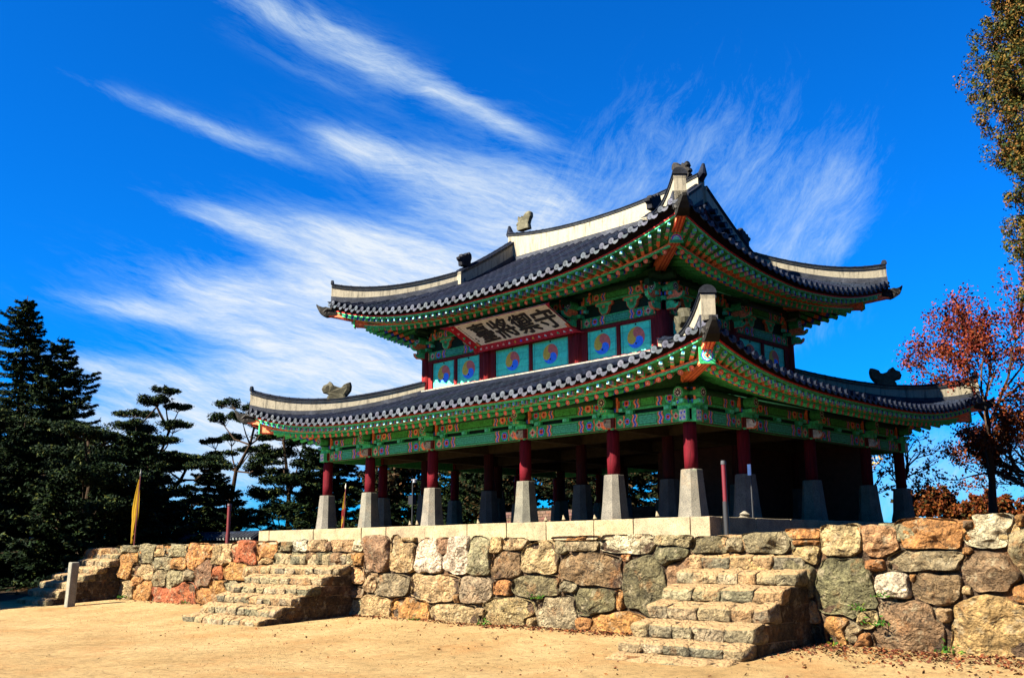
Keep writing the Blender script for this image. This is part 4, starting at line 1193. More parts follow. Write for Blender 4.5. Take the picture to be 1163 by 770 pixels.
# ---- upper storey wall
def taegeuk(mb, P, u, o, z, r):
    cols = [(.95, .50, .04), (.95, .17, .10), (.04, .24, .90)]
    th0 = math.radians(-10)
    def semi(th, nseg=10):          # half circle from the centre to the rim point at angle th
        cx, cy = r / 2 * math.cos(th), r / 2 * math.sin(th)
        return [(cx + r / 2 * math.cos(th + math.pi + math.pi * k / nseg), cy + r / 2 * math.sin(th + math.pi + math.pi * k / nseg)) for k in range(nseg + 1)]
    for i in range(3):
        a, b = th0 + i * 2 * math.pi / 3, th0 + (i + 1) * 2 * math.pi / 3
        pts = semi(a)[:-1] + [(r * math.cos(a + (b - a) * k / 14), r * math.sin(a + (b - a) * k / 14)) for k in range(15)] + list(reversed(semi(b)))[1:-1]
        mb.add([P(u - x, o, z + y) for x, y in reversed(pts)], [tuple(range(len(pts)))], cols[i])
def wall_upper(side):
    P = side_P(UPP, side)
    us = [-5.462, -2.107, 2.107, 5.462] if side % 2 == 0 else [-3.74, 0, 3.74]
    for u in us:
        if side % 2 == 0 or abs(u) < 3.7:
            mb = MB(); mb.tube([P(u, 0, 7.55), P(u, 0, 9.3)], [.2, .2], (.20, .015, .015), 18); part(mb, 'upper_column', 'wood', smooth=True)
    for a, b in zip(us[:-1], us[1:]):
        mb = MB()
        mb.box((a + .17, -.10, 7.62), (b - .17, .10, 7.90), (.22, .02, .018), P)
        mb.box((a + .17, -.10, 8.84), (b - .17, .10, 8.93), (.22, .02, .018), P)
        f0, f1 = a + .40, b - .40; mid = (f0 + f1) / 2
        for x0, x1 in ((a + .17, f0), (mid - .065, mid + .065), (f1, b - .17)):
            mb.box((x0, -.09, 7.90), (x1, .085, 8.84), (.20, .016, .016), P)
        part(mb, 'door_frame', 'wood')
        for x0, x1 in ((f0, mid - .065), (mid + .065, f1)):
            mb = MB(); nb = 4
            for k in range(nb):
                za, zb = 7.90 + .94 * k / nb, 7.90 + .94 * (k + 1) / nb
                mb.box((x0 + .005, -.04, za + .004), (x1 - .005, .03 + random.uniform(-.003, .003), zb - .004), jit((.10, .86, .50), .10), P)
            mb.box((x0 + .09, .034, 7.93), (x0 + .10, .036, 8.82), G_DK, P)
            mb.box((x1 - .08, .034, 7.93), (x1 - .07, .036, 8.82), G_DK, P)
            for z in (8.02, 8.62):
                mb.box(((x0 + x1) / 2 - .02, .03, z + .14), ((x0 + x1) / 2 + .02, .06, z + .19), BLK, P)
            d = part(mb, 'door_panel', 'panel')
            mb = MB(); taegeuk(mb, P, (x0 + x1) / 2, .040, 8.37, .335)
            em = part(mb, 'painted_emblem', 'panel', d)
            bm = bmesh.new(); bm.from_mesh(em.data); bmesh.ops.triangulate(bm, faces=bm.faces); bm.to_mesh(em.data); bm.free()
        mb = MB()
        paint_beam(mb, P, a + .18, b - .18, .11, 8.94, 9.27, 1)
        part(mb, 'tie_beam', 'paint')
        mb = MB()
        paint_beam(mb, P, a + .26, b - .26, .07, 9.72, 10.04, 2)
        part(mb, 'upper_beam', 'paint')
        for k in range(2):        # carved supports between the beams
            u = a + (b - a) * (k + 1) / 3; mb = MB()
            for sc_, col, e in ((1, ORG, .05), (.86, G_BR, .062), (.5, G_MD, .07)):
                pts = [(-.34, .44), (-.36, .36), (-.22, .30), (-.2, .16), (-.09, .02), (.09, .02), (.2, .16), (.22, .30), (.36, .36), (.34, .44)]
                m_ = len(pts)
                A = [P(u + x * sc_, e, 9.49 + (z - .22) * sc_) for x, z in pts]; B_ = [P(u + x * sc_, -.05, 9.49 + (z - .22) * sc_) for x, z in pts]
                mb.add(A + B_, [tuple(range(m_)), ] + [((i + 1) % m_, i, m_ + i, m_ + (i + 1) % m_) for i in range(m_)], col)
            mb.add([P(u - .05, .073, 9.52), P(u + .05, .073, 9.52), P(u + .05, .073, 9.60), P(u - .05, .073, 9.60)], [(0, 1, 2, 3)], ORG)
            part(mb, 'carved_support', 'paint')
        for s_ in (-1, 1):
            uu = (a if s_ > 0 else b) + s_ * .62; mb = MB()
            mb.tube([P(uu, .10, 9.72), P(uu + s_ * .02, .2, 9.9), P(uu + s_ * .02, .16, 10.06)], [.035, .05, .045], ORG, 8); part(mb, 'carved_drop', 'paint')
    for u in us:
        if side in (0, 1) or u not in (us[0], us[-1]): bracket(P, None, u, 9.34, 1.1)
        if side % 2 == 0 or abs(u) < 3.7:
            mb = MB(); mb.box((u - .32, -.1, 9.60), (u + .32, .17, 9.70), G_BR, P); mb.box((u - .12, -.1, 9.27), (u + .12, .42, 9.40), G_MD, P); mb.box((u - .09, .1, 9.74), (u + .09, .75, 9.92), G_DK, P); part(mb, 'bracket_arm', 'paint')
    mb = MB(); nn = 24; hu = UPP.hu(side)
    mb.box((-hu, -.16, 7.6), (hu, -.12, 9.7), (.012, .012, .01), P)
    for k in range(nn):
        a, b = -hu + 2 * hu * k / nn, -hu + 2 * hu * (k + 1) / nn
        za, zb = [UPP.zm + UPP.rz + UPP.R * .6 * UPP.r01(side, w_) + (UPP.om - UPP.ro) * UPP.slope for w_ in (a, b)]
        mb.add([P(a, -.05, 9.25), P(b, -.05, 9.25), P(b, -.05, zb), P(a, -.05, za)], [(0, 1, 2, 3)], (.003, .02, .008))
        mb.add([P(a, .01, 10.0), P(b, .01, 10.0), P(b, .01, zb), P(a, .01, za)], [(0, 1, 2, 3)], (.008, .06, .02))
    part(mb, 'wall_backing', 'paint')
    mb = MB(); mb.tube([P(-hu - .5, .0, 10.1), P(hu + .5, .0, 10.1)], [.13, .13], G_DK, 12); part(mb, 'purlin', 'paint', smooth=True)
for side in range(4): wall_upper(side)

# ------------------------------------------------------------------ signboard
def signboard():
    P = side_P(UPP, 0)
    sg = empty('signboard', 'white signboard with four black brush characters in a flared red frame under the upper eave', 'signboard', P(0, .6, 9.2))
    b0 = Vector((0, .42, 9.04)); t0 = Vector((0, 1.62, 9.56))      # (u, o, z) of lower and upper edge
    up = (t0 - b0).normalized(); nr = Vector((0, up.z, -up.y)).normalized()   # towards the viewer, downwards
    if nr.y < 0: nr = -nr
    nr = Vector((0, up.z, -up.y)); Hh = (t0 - b0).length; HW = 2.16
    def S(a, b, e): q = b0 + up * b + nr * e; return P(a, q.y, q.z)
    mb = MB(); mb.box((-HW, 0, -.04), (HW, Hh, 0), (1.0, .95, .80), S)
    child(mb.build('panel', 'panel'), sg)
    mb = MB(); w, f = .17, .16
    inn = [(-HW, 0), (HW, 0), (HW, Hh), (-HW, Hh)]; out_ = [(-HW - w, -w), (HW + w, -w), (HW + w, Hh + w), (-HW - w, Hh + w)]
    for i in range(4):
        j = (i + 1) % 4
        (ax, ay), (bx, by), (cx, cy), (dx, dy) = inn[i], inn[j], out_[j], out_[i]
        mb.hexa([S(ax, ay, .004), S(bx, by, .004), S(bx, by, -.03), S(ax, ay, -.03)], [S(dx, dy, f), S(cx, cy, f), S(cx, cy, f - .035), S(dx, dy, f - .035)], (.62, .015, .025))
        L_ = math.hypot(bx - ax, by - ay); n_ = int(L_ / .26)
        for k in range(n_):
            t = (k + .5) / n_; s_ = .5
            px, py = ax + (bx - ax) * t, ay + (by - ay) * t; qx, qy = dx + (cx - dx) * t, dy + (cy - dy) * t
            col = random.choice([PALE, BLU, YEL, G_BR, PINK, PALE]); rr = .042
            ux, uy = (bx - ax) / L_, (by - ay) / L_
            c = Vector((px + (qx - px) * s_, py + (qy - py) * s_, .004 + (f - .004) * s_ + .008))
            pv = Vector((qx - px, qy - py, f)); pv.normalize()
            poly = []
            for m_ in range(7):
                an = 2 * math.pi * m_ / 7; rr_ = rr * (1.25 if m_ % 2 else .8)
                q = c + Vector((ux, uy, 0)) * math.cos(an) * rr_ * 1.3 + pv * math.sin(an) * rr_
                poly.append(S(q.x, q.y, q.z))
            mb.add(poly, [tuple(range(7))], col)
        if i == 2:      # pale scallops seen along the top board
            for k in range(9):
                t = (k + .5) / 9; x = dx + (cx - dx) * t
                mb.add([S(x - .16, Hh + w + .004, f - .03), S(x + .16, Hh + w + .004, f), S(x + .05, Hh + w + .09, f + .03)], [(0, 1, 2)], PALE)
    for sx in (-1, 1):           # pointed wings
        for yy, dy in ((-w, -.12), (Hh + w, .10)):
            mb.hexa([S(sx * (HW + w), yy, f - .035), S(sx * (HW + w), yy * .7 + Hh * .15, f - .035), S(sx * (HW + w), yy * .7 + Hh * .15, f), S(sx * (HW + w), yy, f)],
                    [S(sx * (HW + w + .24), yy + dy * .6, f - .01), S(sx * (HW + w + .18), yy + dy * .3, f - .01), S(sx * (HW + w + .18), yy + dy * .3, f + .02), S(sx * (HW + w + .24), yy + dy * .6, f + .02)], (.5, .02, .03))
    child(mb.build('frame', 'paint'), sg)
    # brush lettering
    M['ink'] = m_attr('black_ink', .6, .8, 1.2, 5, 0)
    chars = '臺將禦守'
    dg = bpy.context.evaluated_depsgraph_get()
    for i, ch in enumerate(chars):
        cu = bpy.data.curves.new('character', 'FONT'); cu.body = ch; cu.size = 1.0; cu.offset = 0.0; cu.extrude = .008; cu.resolution_u = 3
        ob = bpy.data.objects.new('character', cu); COL.objects.link(ob); bpy.context.view_layer.update()
        dg = bpy.context.evaluated_depsgraph_get()
        me = bpy.data.meshes.new_from_object(ob.evaluated_get(dg)); bpy.data.objects.remove(ob)
        co = [v.co.copy() for v in me.vertices]
        x0, x1 = min(c.x for c in co), max(c.x for c in co); y0, y1 = min(c.y for c in co), max(c.y for c in co)
        cw, chh = (.90, 1.04) if i != 0 else (.80, 1.04)
        cx = -HW + .36 + (i + .5) * (2 * HW - .42) / 4
        for v in me.vertices:
            a = (v.co.x - x0) / (x1 - x0) - .5; b = (v.co.y - y0) / (y1 - y0)
            a2 = a + .035 * math.sin(b * 5 + i) + .02 * noise.noise(Vector((a * 5, b * 5, i)))
            b2 = b + .05 * a + .03 * noise.noise(Vector((a * 4 + 5, b * 4, i)))
            v.co = S(cx + a2 * cw, (Hh - chh) / 2 + b2 * chh, .012 + v.co.z)
        base_v = [v.co.copy() for v in me.vertices]; base_f = [tuple(p_.vertices) for p_ in me.polygons]
        lift = Vector(S(0, 0, .002)) - Vector(S(0, 0, 0)); ax_ = Vector(S(1, 0, 0)) - Vector(S(0, 0, 0)); ay_ = (Vector(S(0, 1, 0)) - Vector(S(0, 0, 0)))
        vv, ff = [], []
        for q_, (jx, jy) in enumerate(((0, 0), (.017, .006), (-.017, -.004), (.004, .016), (-.006, -.016), (.012, -.012), (-.012, .012))):
            n0 = len(vv); vv += [tuple(v + ax_ * jx + ay_ * jy + lift * q_) for v in base_v]; ff += [tuple(n0 + k for k in f) for f in base_f]
        me = bpy.data.meshes.new('character'); me.from_pydata(vv, [], ff)
        me.materials.append(M['ink'])
        at = me.attributes.new('Col', 'FLOAT_COLOR', 'CORNER'); at.data.foreach_set('color', [.014, .010, .008, 1] * len(me.loops))
        o = bpy.data.objects.new('character', me); COL.objects.link(o); child(o, sg)
    mb = MB()
    for k in range(11):          # the small column of writing at the left edge
        y = Hh - .12 - k * .105
        for q_ in range(3): mb.box((-HW + .07 + random.uniform(0, .02), y - q_ * .026, .003), (-HW + .13 + random.uniform(-.02, .02), y - q_ * .026 + .012, .006), BLK, S)
        mb.box((-HW + .09, y - .06, .0035), (-HW + .102, y + .01, .0065), BLK, S)
    for k in range(2): mb.box((-HW + .20, .22 + k * .13, .003), (-HW + .27, .31 + k * .13, .006), BLK, S)
    child(mb.build('small_writing', 'ink'), sg)
signboard()
# ------------------------------------------------------------------ trees
def leaf_object(name, C, N, size, cols, mat, parent, aspect=1.0, asp_dir=None):
    """C: centres; one bent quad per leaf (two triangles)"""
    n = len(C)
    C = np.asarray(C, dtype=np.float64)
    N = np.asarray(N, dtype=np.float64); N /= np.linalg.norm(N, axis=1)[:, None] + 1e-9
    r_ = RNG.normal(size=(n, 3)) if asp_dir is None else np.asarray(asp_dir)
    A = r_ - N * (r_ * N).sum(1)[:, None]; A /= np.linalg.norm(A, axis=1)[:, None] + 1e-9
    B = np.cross(N, A)
    s = np.asarray(size)[:, None] * np.ones((n, 1))
    a, b = A * s, B * s * aspect
    V = np.empty((n, 4, 3)); V[:, 0] = C - a; V[:, 1] = C - b * .8 + N * s * .12; V[:, 2] = C + a; V[:, 3] = C + b
    me = bpy.data.meshes.new(name)
    me.vertices.add(n * 4); me.vertices.foreach_set('co', V.reshape(-1).astype(np.float32))
    me.loops.add(n * 4); me.loops.foreach_set('vertex_index', np.arange(n * 4, dtype=np.int32))
    me.polygons.add(n); me.polygons.foreach_set('loop_start', np.arange(0, n * 4, 4, dtype=np.int32))
    try: me.polygons.foreach_set('loop_total', np.full(n, 4, dtype=np.int32))
    except Exception: pass
    me.update(calc_edges=True)
    at = me.attributes.new('Col', 'FLOAT_COLOR', 'CORNER')
    c = np.ones((n, 4), dtype=np.float32); c[:, :3] = cols
    at.data.foreach_set('color', np.repeat(c, 4, axis=0).ravel())
    me.materials.append(M[mat])
    o = bpy.data.objects.new(name, me); COL.objects.link(o)
    return child(o, parent) if parent is not None else o

def mixcols(n, pal, w=None, j=.25):
    pal = np.array(pal); k = RNG.choice(len(pal), n, p=w)
    return pal[k] * (1 + RNG.uniform(-j, j, (n, 1)))

BARK = (.030, .018, .010)
def pad_points(c, rx, rz, n):
    """needle tufts spread through a flat, ragged pad"""
    u = RNG.normal(size=(n, 3)); u /= np.linalg.norm(u, axis=1)[:, None]
    r_ = RNG.uniform(.15, 1, n) ** .55
    P = u * r_[:, None]
    ph = RNG.uniform(0, 6.28, 4)
    ang = np.arctan2(P[:, 1], P[:, 0])
    k = 1 + .28 * np.sin(3 * ang + ph[0]) + .18 * np.sin(5 * ang + ph[1]) + .12 * np.sin(9 * ang + ph[2])
    P[:, 0] *= rx * k; P[:, 1] *= rx * .9 * k; P[:, 2] = P[:, 2] * rz * .8 + .12 * rz * np.sin(7 * ang + ph[3])
    return P + np.array(c)

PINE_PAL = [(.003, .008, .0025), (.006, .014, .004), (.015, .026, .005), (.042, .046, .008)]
def pad_tree(name, label, cat, group, pads, trunk, dens=1.0, pal=PINE_PAL, w=(.40, .32, .2, .08), tr=.22, tuft=.115):
    t = empty(name, label, cat, trunk[0], group)
    mb = MB()
    T = [Vector(q) for q in trunk]; n = len(T)
    mb.tube(T, [tr * (1 - .7 * i / (n - 1)) for i in range(n)], BARK, 9)
    allc = []
    def sub(c, rx, rz, m_):
        out = []
        for k in range(m_):
            a = random.uniform(0, 6.28); d = random.uniform(.35, .95) * rx
            out.append((c[0] + math.cos(a) * d, c[1] + math.sin(a) * d * .9, c[2] + random.uniform(-.5, .5) * rz, rx * random.uniform(.28, .5), rz * random.uniform(.5, .9)))
        return out
    for (x, y, z, rx, rz) in pads:
        c = Vector((x, y, z))
        # a limb from the trunk to the pad
        best = min(range(n), key=lambda i: (T[i].z > z - .2) * 50 + (T[i] - c).length)
        seg = T[best]; m1 = seg.lerp(c, .5) + Vector((0, 0, -.1 * (c - seg).length + random.uniform(-.2, .2)))
        r0 = tr * .38
        mb.tube([seg, m1, c - Vector((0, 0, rz * .5))], [r0, r0 * .7, r0 * .3], BARK, 6)
        sp_ = sub((x, y, z), rx, rz, 7)
        for (sx, sy, sz, srx, srz) in sp_:
            mb.tube([m1.lerp(c, .6), (sx, sy, sz - srz * .3)], [r0 * .35, r0 * .12], BARK, 4, caps=False)
            allc.append(pad_points((sx, sy, sz), srx, srz, int(290 * dens * max(.5, srx * srx * 2.6))))
        allc.append(pad_points((x, y, z), rx * .8, rz * .8, int(480 * dens * max(.4, rx * rx * .5))))
    child(mb.build('trunk', 'bark'), t)
    C = np.concatenate(allc)
    N = RNG.normal(size=C.shape); N[:, 2] = np.abs(N[:, 2]) + .3
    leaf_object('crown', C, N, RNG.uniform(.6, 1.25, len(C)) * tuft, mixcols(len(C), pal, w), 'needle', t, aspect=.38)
    return t

def fir(name, label, base, H, Rb, group, pal=PINE_PAL, w=(.45, .33, .17, .05), lean=(0, 0), step=.55, dens=1.0, z0=.12, droop=.28):
    t = empty(name, label, 'tree', base, group)
    mb = MB(); b = Vector(base)
    top = b + Vector((lean[0], lean[1], H))
    mb.tube([b - Vector((0, 0, .4)), b.lerp(top, .5), top], [H * .018, H * .011, .02], BARK, 8)
    cs = []; ns = []; dd = []
    z = H * z0
    while z < H * .985:
        f = (z / H)
        R_ = Rb * (1 - f) ** .72 * random.uniform(.82, 1.12) + .15
        nb = random.randint(5, 7)
        a0 = random.uniform(0, 6.28)
        for k in range(nb):
            a = a0 + k * 6.283 / nb + random.uniform(-.25, .25); L_ = R_ * random.choice([random.uniform(.5, .8), random.uniform(.8, 1.3)])
            s0 = b.lerp(top, f); dv = Vector((math.cos(a), math.sin(a), 0)); nv = Vector((-dv.y, dv.x, 0))
            pts = [s0 + dv * L_ * q + Vector((0, 0, -droop * L_ * q * (1.6 - q) + .10 * L_ * q ** 4 + .10 * L_ * q * (1 if f > .7 else .2))) for q in (0, .35, .7, 1)]
            mb.tube(pts, [.05, .035, .02, .008], BARK, 4, caps=False)
            m_ = int(80 * L_ * dens) + 8
            q = RNG.uniform(.08, 1, m_) ** .8
            wd = L_ * .30 * np.minimum(1, (1.08 - q) * 1.8) * np.minimum(1, q * 4)
            off = RNG.uniform(-1, 1, m_) * wd
            px = np.interp(q, [0, .35, .7, 1], [p_.x for p_ in pts]); py = np.interp(q, [0, .35, .7, 1], [p_.y for p_ in pts]); pz = np.interp(q, [0, .35, .7, 1], [p_.z for p_ in pts])
            P = np.stack([px + nv.x * off, py + nv.y * off, pz - np.abs(off) * .22 + RNG.normal(0, .05, m_)], 1)
            cs.append(P); nn = RNG.normal(size=(m_, 3)) * .55; nn[:, 2] += 1; ns.append(nn)
            dirs = np.stack([dv.x + nv.x * np.sign(off) * .7, dv.y + nv.y * np.sign(off) * .7, np.full(m_, -.15)], 1); dd.append(dirs)
        z += step * random.uniform(.8, 1.2) * (1 if f < .8 else .7)
    child(mb.build('trunk', 'bark'), t)
    C = np.concatenate(cs); N = np.concatenate(ns); D = np.concatenate(dd)
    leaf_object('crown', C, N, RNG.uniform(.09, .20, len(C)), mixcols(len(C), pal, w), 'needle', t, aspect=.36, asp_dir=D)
    return t

def broad(name, label, base, H, group, seed, pal, w, lsize=.07, nleaf=9, spread=.55, dens=1.0, lean=(0, 0), tr=.2, first=.25, bare=0.0, depth=6, cat='tree', bark=(.045, .028, .018), stems=1, nmin=2):
    rnd = random.Random(seed)
    t = empty(name, label, cat, base, group)
    mb = MB(); tips = []
    def grow(p, d, L_, r_, lev):
        n = 3; pts = [p]
        for k in range(n):
            d = (d + Vector((rnd.uniform(-1, 1), rnd.uniform(-1, 1), rnd.uniform(-.6, .8))) * .16).normalized()
            pts.append(pts[-1] + d * L_ / n)
        mb.tube(pts, [r_ * (1 - .35 * k / n) for k in range(n + 1)], bark, 7 if lev < 2 else 4 if lev < 4 else 3, caps=False)
        if lev >= 3:
            for q in pts[1:]: tips.append((q, lev))
        if lev >= depth: return
        m_ = rnd.choice([nmin, 2, 3]) if lev < 5 else 2
        for k in range(m_):
            ax = Vector((rnd.uniform(-1, 1), rnd.uniform(-1, 1), rnd.uniform(-.15, .5)))
            ax = (ax - d * ax.dot(d)).normalized()
            nd = (d + ax * rnd.uniform(.35, 1) * spread * 1.5).normalized()
            nd.z = nd.z * .9 + .06
            grow(pts[-1] if k else pts[rnd.choice([-1, -2])], nd.normalized(), L_ * rnd.uniform(.66, .88), r_ * .62, lev + 1)
    for s_ in range(stems):
        d0 = Vector((lean[0] / H + (s_ - (stems - 1) / 2) * .35, lean[1] / H + rnd.uniform(-.2, .2) * (stems > 1), 1)).normalized()
        grow(Vector(base) - Vector((0, 0, .3)), d0, H * first, tr, 0)
    child(mb.build('trunk', 'bark'), t)
    tips = [q for q in tips if rnd.random() > bare]
    if tips and nleaf:
        C = np.array([list(q[0]) for q in tips]); k = max(1, int(nleaf * dens))
        C = np.repeat(C, k, axis=0); C = C + RNG.normal(0, H * .018, C.shape)
        N = RNG.normal(size=C.shape); N[:, 2] = np.abs(N[:, 2])
        leaf_object('crown', C, N, RNG.uniform(.6, 1.3, len(C)) * lsize, mixcols(len(C), pal, w, .35), 'leaf', t, aspect=.75)
    return t

PT = {
'pine_a1' : ([(-68.51, 22.83, 10.48, 2.51, 0.63), (-67.79, 25.11, 10.2, 2.39, 0.57), (-70.7, 24.84, 9.23, 3.13, 0.78), (-71.48, 23.22, 8.29, 2.61, 0.91), (-64.15, 23.99, 7.28, 2.5, 0.71), (-69.53, 23.84, 6.44, 2.88, 0.89), (-65.03, 24.49, 5.42, 2.42, 0.79), (-73.89, 24.92, 4.88, 2.71, 0.95), (-61.93, 22.7, 3.58, 2.29, 0.57)], [[-68.31, 24.0, -.4], [-69.22, 24.0, 3.58], [-69.35, 24.0, 7.02], [-71.14, 24.0, 10.3]]) ,
'pine_a2' : ([(-53.64, 21.49, 8.48, 1.51, 0.4), (-56.84, 24.07, 8.46, 1.5, 0.43), (-57.87, 22.78, 7.73, 2.06, 0.54), (-55.48, 23.84, 7.23, 1.79, 0.47), (-52.95, 21.41, 6.07, 1.99, 0.6), (-52.35, 22.83, 5.78, 1.69, 0.5), (-59.68, 23.71, 5.43, 2.12, 0.67), (-51.58, 22.13, 4.34, 1.76, 0.59), (-59.8, 24.42, 3.66, 2.13, 0.56), (-53.87, 24.28, 5.2, 1.13, 0.46)], [[-55.52, 23.0, 1.9], [-56.24, 23.0, 3.8], [-55.78, 23.0, 6.22], [-56.79, 23.0, 8.5]]) ,
'pine4' : ([(-67.28, 32.5, 13.44, 1.1, 0.32), (-68.68, 32.48, 12.89, 1.45, 0.4), (-68.09, 34.13, 12.47, 1.32, 0.33), (-78.82, 35.41, 13.13, 1.65, 0.45), (-76.26, 33.62, 11.73, 1.88, 0.51), (-66.38, 33.09, 10.92, 1.55, 0.32), (-72.61, 33.75, 11.01, 1.53, 0.42), (-66.61, 32.49, 9.76, 1.68, 0.39), (-73.31, 33.11, 10.01, 1.82, 0.56), (-70.23, 33.8, 8.84, 1.76, 0.47)], [[-68.64, 34.0, 2.0], [-69.41, 34.0, 6.22], [-70.64, 34.0, 8.88], [-69.23, 34.0, 10.73], [-71.51, 34.0, 12.81], [-70.28, 34.0, 13.9]]) ,
'pine5' : ([(-61.96, 31.99, 8.1, 2.55, 0.42), (-63.33, 31.15, 7.62, 2.21, 0.49), (-57.38, 31.14, 7.36, 1.48, 0.34), (-65.7, 31.1, 6.86, 2.15, 0.63), (-63.31, 31.87, 6.11, 1.85, 0.49), (-67.32, 31.33, 5.55, 2.2, 0.65), (-60.94, 30.47, 4.6, 1.66, 0.47), (-72.31, 33.08, 4.37, 2.07, 0.69), (-61.8, 32.18, 3.98, 1.58, 0.36), (-66.98, 32.46, 3.74, 1.94, 0.52), (-58.22, 30.99, 5.3, 0.8, 0.23)], [[-65.6, 32.0, 2.0], [-66.11, 32.0, 4.2], [-64.77, 32.0, 5.65], [-63.03, 32.0, 6.75], [-61.96, 32.0, 7.8]]) ,
'pine6' : ([(-66.85, 37.58, 12.94, 1.0, 0.4), (-62.58, 37.15, 12.18, 1.01, 0.44), (-60.25, 34.79, 10.98, 1.21, 0.42), (-64.48, 35.46, 11.45, 1.02, 0.38), (-67.86, 36.71, 10.17, 0.94, 0.34), (-64.98, 36.68, 10.12, 1.17, 0.32), (-61.69, 37.4, 10.85, 1.25, 0.5), (-64.96, 35.75, 8.91, 1.16, 0.26), (-62.74, 37.06, 9.15, 1.39, 0.32), (-60.06, 36.54, 8.01, 1.22, 0.43)], [[-63.27, 36.0, 2.0], [-63.31, 36.0, 5.41], [-62.81, 36.0, 7.54], [-61.1, 36.0, 9.26], [-60.38, 36.0, 11.2]]) ,
'pine7' : ([(-61.37, 39.37, 11.12, 1.65, 0.51), (-65.13, 40.28, 10.54, 1.73, 0.47), (-62.39, 41.22, 10.05, 1.69, 0.52), (-65.12, 41.11, 9.26, 2.01, 0.54), (-59.9, 40.02, 8.19, 1.63, 0.56), (-66.15, 40.28, 7.95, 1.62, 0.47), (-59.74, 38.51, 6.87, 1.98, 0.62), (-64.19, 39.18, 6.17, 1.7, 0.59), (-61.14, 40.95, 5.79, 1.79, 0.64), (-63.19, 39.73, 4.88, 1.95, 0.65), (-58.58, 38.95, 4.0, 1.71, 0.61), (-66.86, 40.16, 4.35, 1.36, 0.54)], [[-62.27, 40.0, 2.0], [-62.21, 40.0, 6.12], [-63.2, 40.0, 10.03], [-62.38, 40.0, 11.2]]) ,
}
GP = 'dark evergreens behind the wall'
fir('fir_tree', 'tallest dark fir with drooping branches, at the left edge of the photo', (-73.2, 25.0, -.3), 20.8, 7.4, GP, lean=(-1.4, 0), z0=.2, dens=1.5)
fir('fir_tree', 'second tall dark fir, leaning right beside the tallest one', (-69.2, 27.0, -.3), 17.6, 7.6, GP, lean=(-3.2, 0), z0=.15, dens=1.5)
fir('fir_tree', 'low black-green fir filling the gap under the two tall firs', (-63.5, 25.5, 0), 9.5, 5.5, GP, z0=.08, dens=1.5)
fir('fir_tree', 'low dark fir behind the far stairs', (-58.5, 27.5, 1), 8.2, 5.0, GP, z0=.08, dens=1.5)
pad_tree('pine_tree', 'broad dark pine with layered boughs below the two tall firs', 'tree', GP, *PT['pine_a1'], dens=1.2, tr=.3)
pad_tree('pine_tree', 'dark pine leaning over the far stairs and the granite post', 'tree', GP, *PT['pine_a2'], dens=1.2, tr=.25)
pad_tree('pine_tree', 'twisted pine with flat cloud-like pads, left of the yellow flag', 'tree', GP, *PT['pine4'], dens=1.0, tr=.2)
pad_tree('pine_tree', 'low umbrella-shaped pine right behind the yellow flag', 'tree', GP, *PT['pine5'], dens=1.2, tr=.24)
pad_tree('pine_tree', 'slender open-crowned pine beside the red post', 'tree', GP, *PT['pine6'], dens=1.0, tr=.2)
pad_tree('pine_tree', 'dense dark pine just left of the pavilion platform', 'tree', GP, *PT['pine7'], dens=1.3, tr=.22)
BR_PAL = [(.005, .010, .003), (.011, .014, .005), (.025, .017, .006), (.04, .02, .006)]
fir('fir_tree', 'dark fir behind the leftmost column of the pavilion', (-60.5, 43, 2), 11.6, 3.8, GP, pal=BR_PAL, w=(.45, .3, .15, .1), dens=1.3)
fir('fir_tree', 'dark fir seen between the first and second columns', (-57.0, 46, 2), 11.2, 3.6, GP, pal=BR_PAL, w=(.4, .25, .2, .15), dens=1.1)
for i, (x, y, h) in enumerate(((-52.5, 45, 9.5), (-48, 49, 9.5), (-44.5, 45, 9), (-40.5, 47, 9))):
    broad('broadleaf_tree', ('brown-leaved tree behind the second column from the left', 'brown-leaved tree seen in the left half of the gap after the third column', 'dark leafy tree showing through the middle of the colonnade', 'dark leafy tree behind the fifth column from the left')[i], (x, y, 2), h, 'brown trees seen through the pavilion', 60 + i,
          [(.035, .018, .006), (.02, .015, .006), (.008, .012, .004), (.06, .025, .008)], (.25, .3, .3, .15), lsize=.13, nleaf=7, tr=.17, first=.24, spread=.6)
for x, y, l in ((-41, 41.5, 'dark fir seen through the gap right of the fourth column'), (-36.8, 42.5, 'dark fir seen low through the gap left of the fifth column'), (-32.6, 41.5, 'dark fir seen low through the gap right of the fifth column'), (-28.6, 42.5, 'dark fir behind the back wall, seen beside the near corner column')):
    fir('fir_tree', l, (x, y, 1.6), 7.4, 4.6, 'dark firs behind the back of the pavilion', pal=BR_PAL, w=(.5, .3, .1, .1), dens=2.0, z0=.02, step=.42)
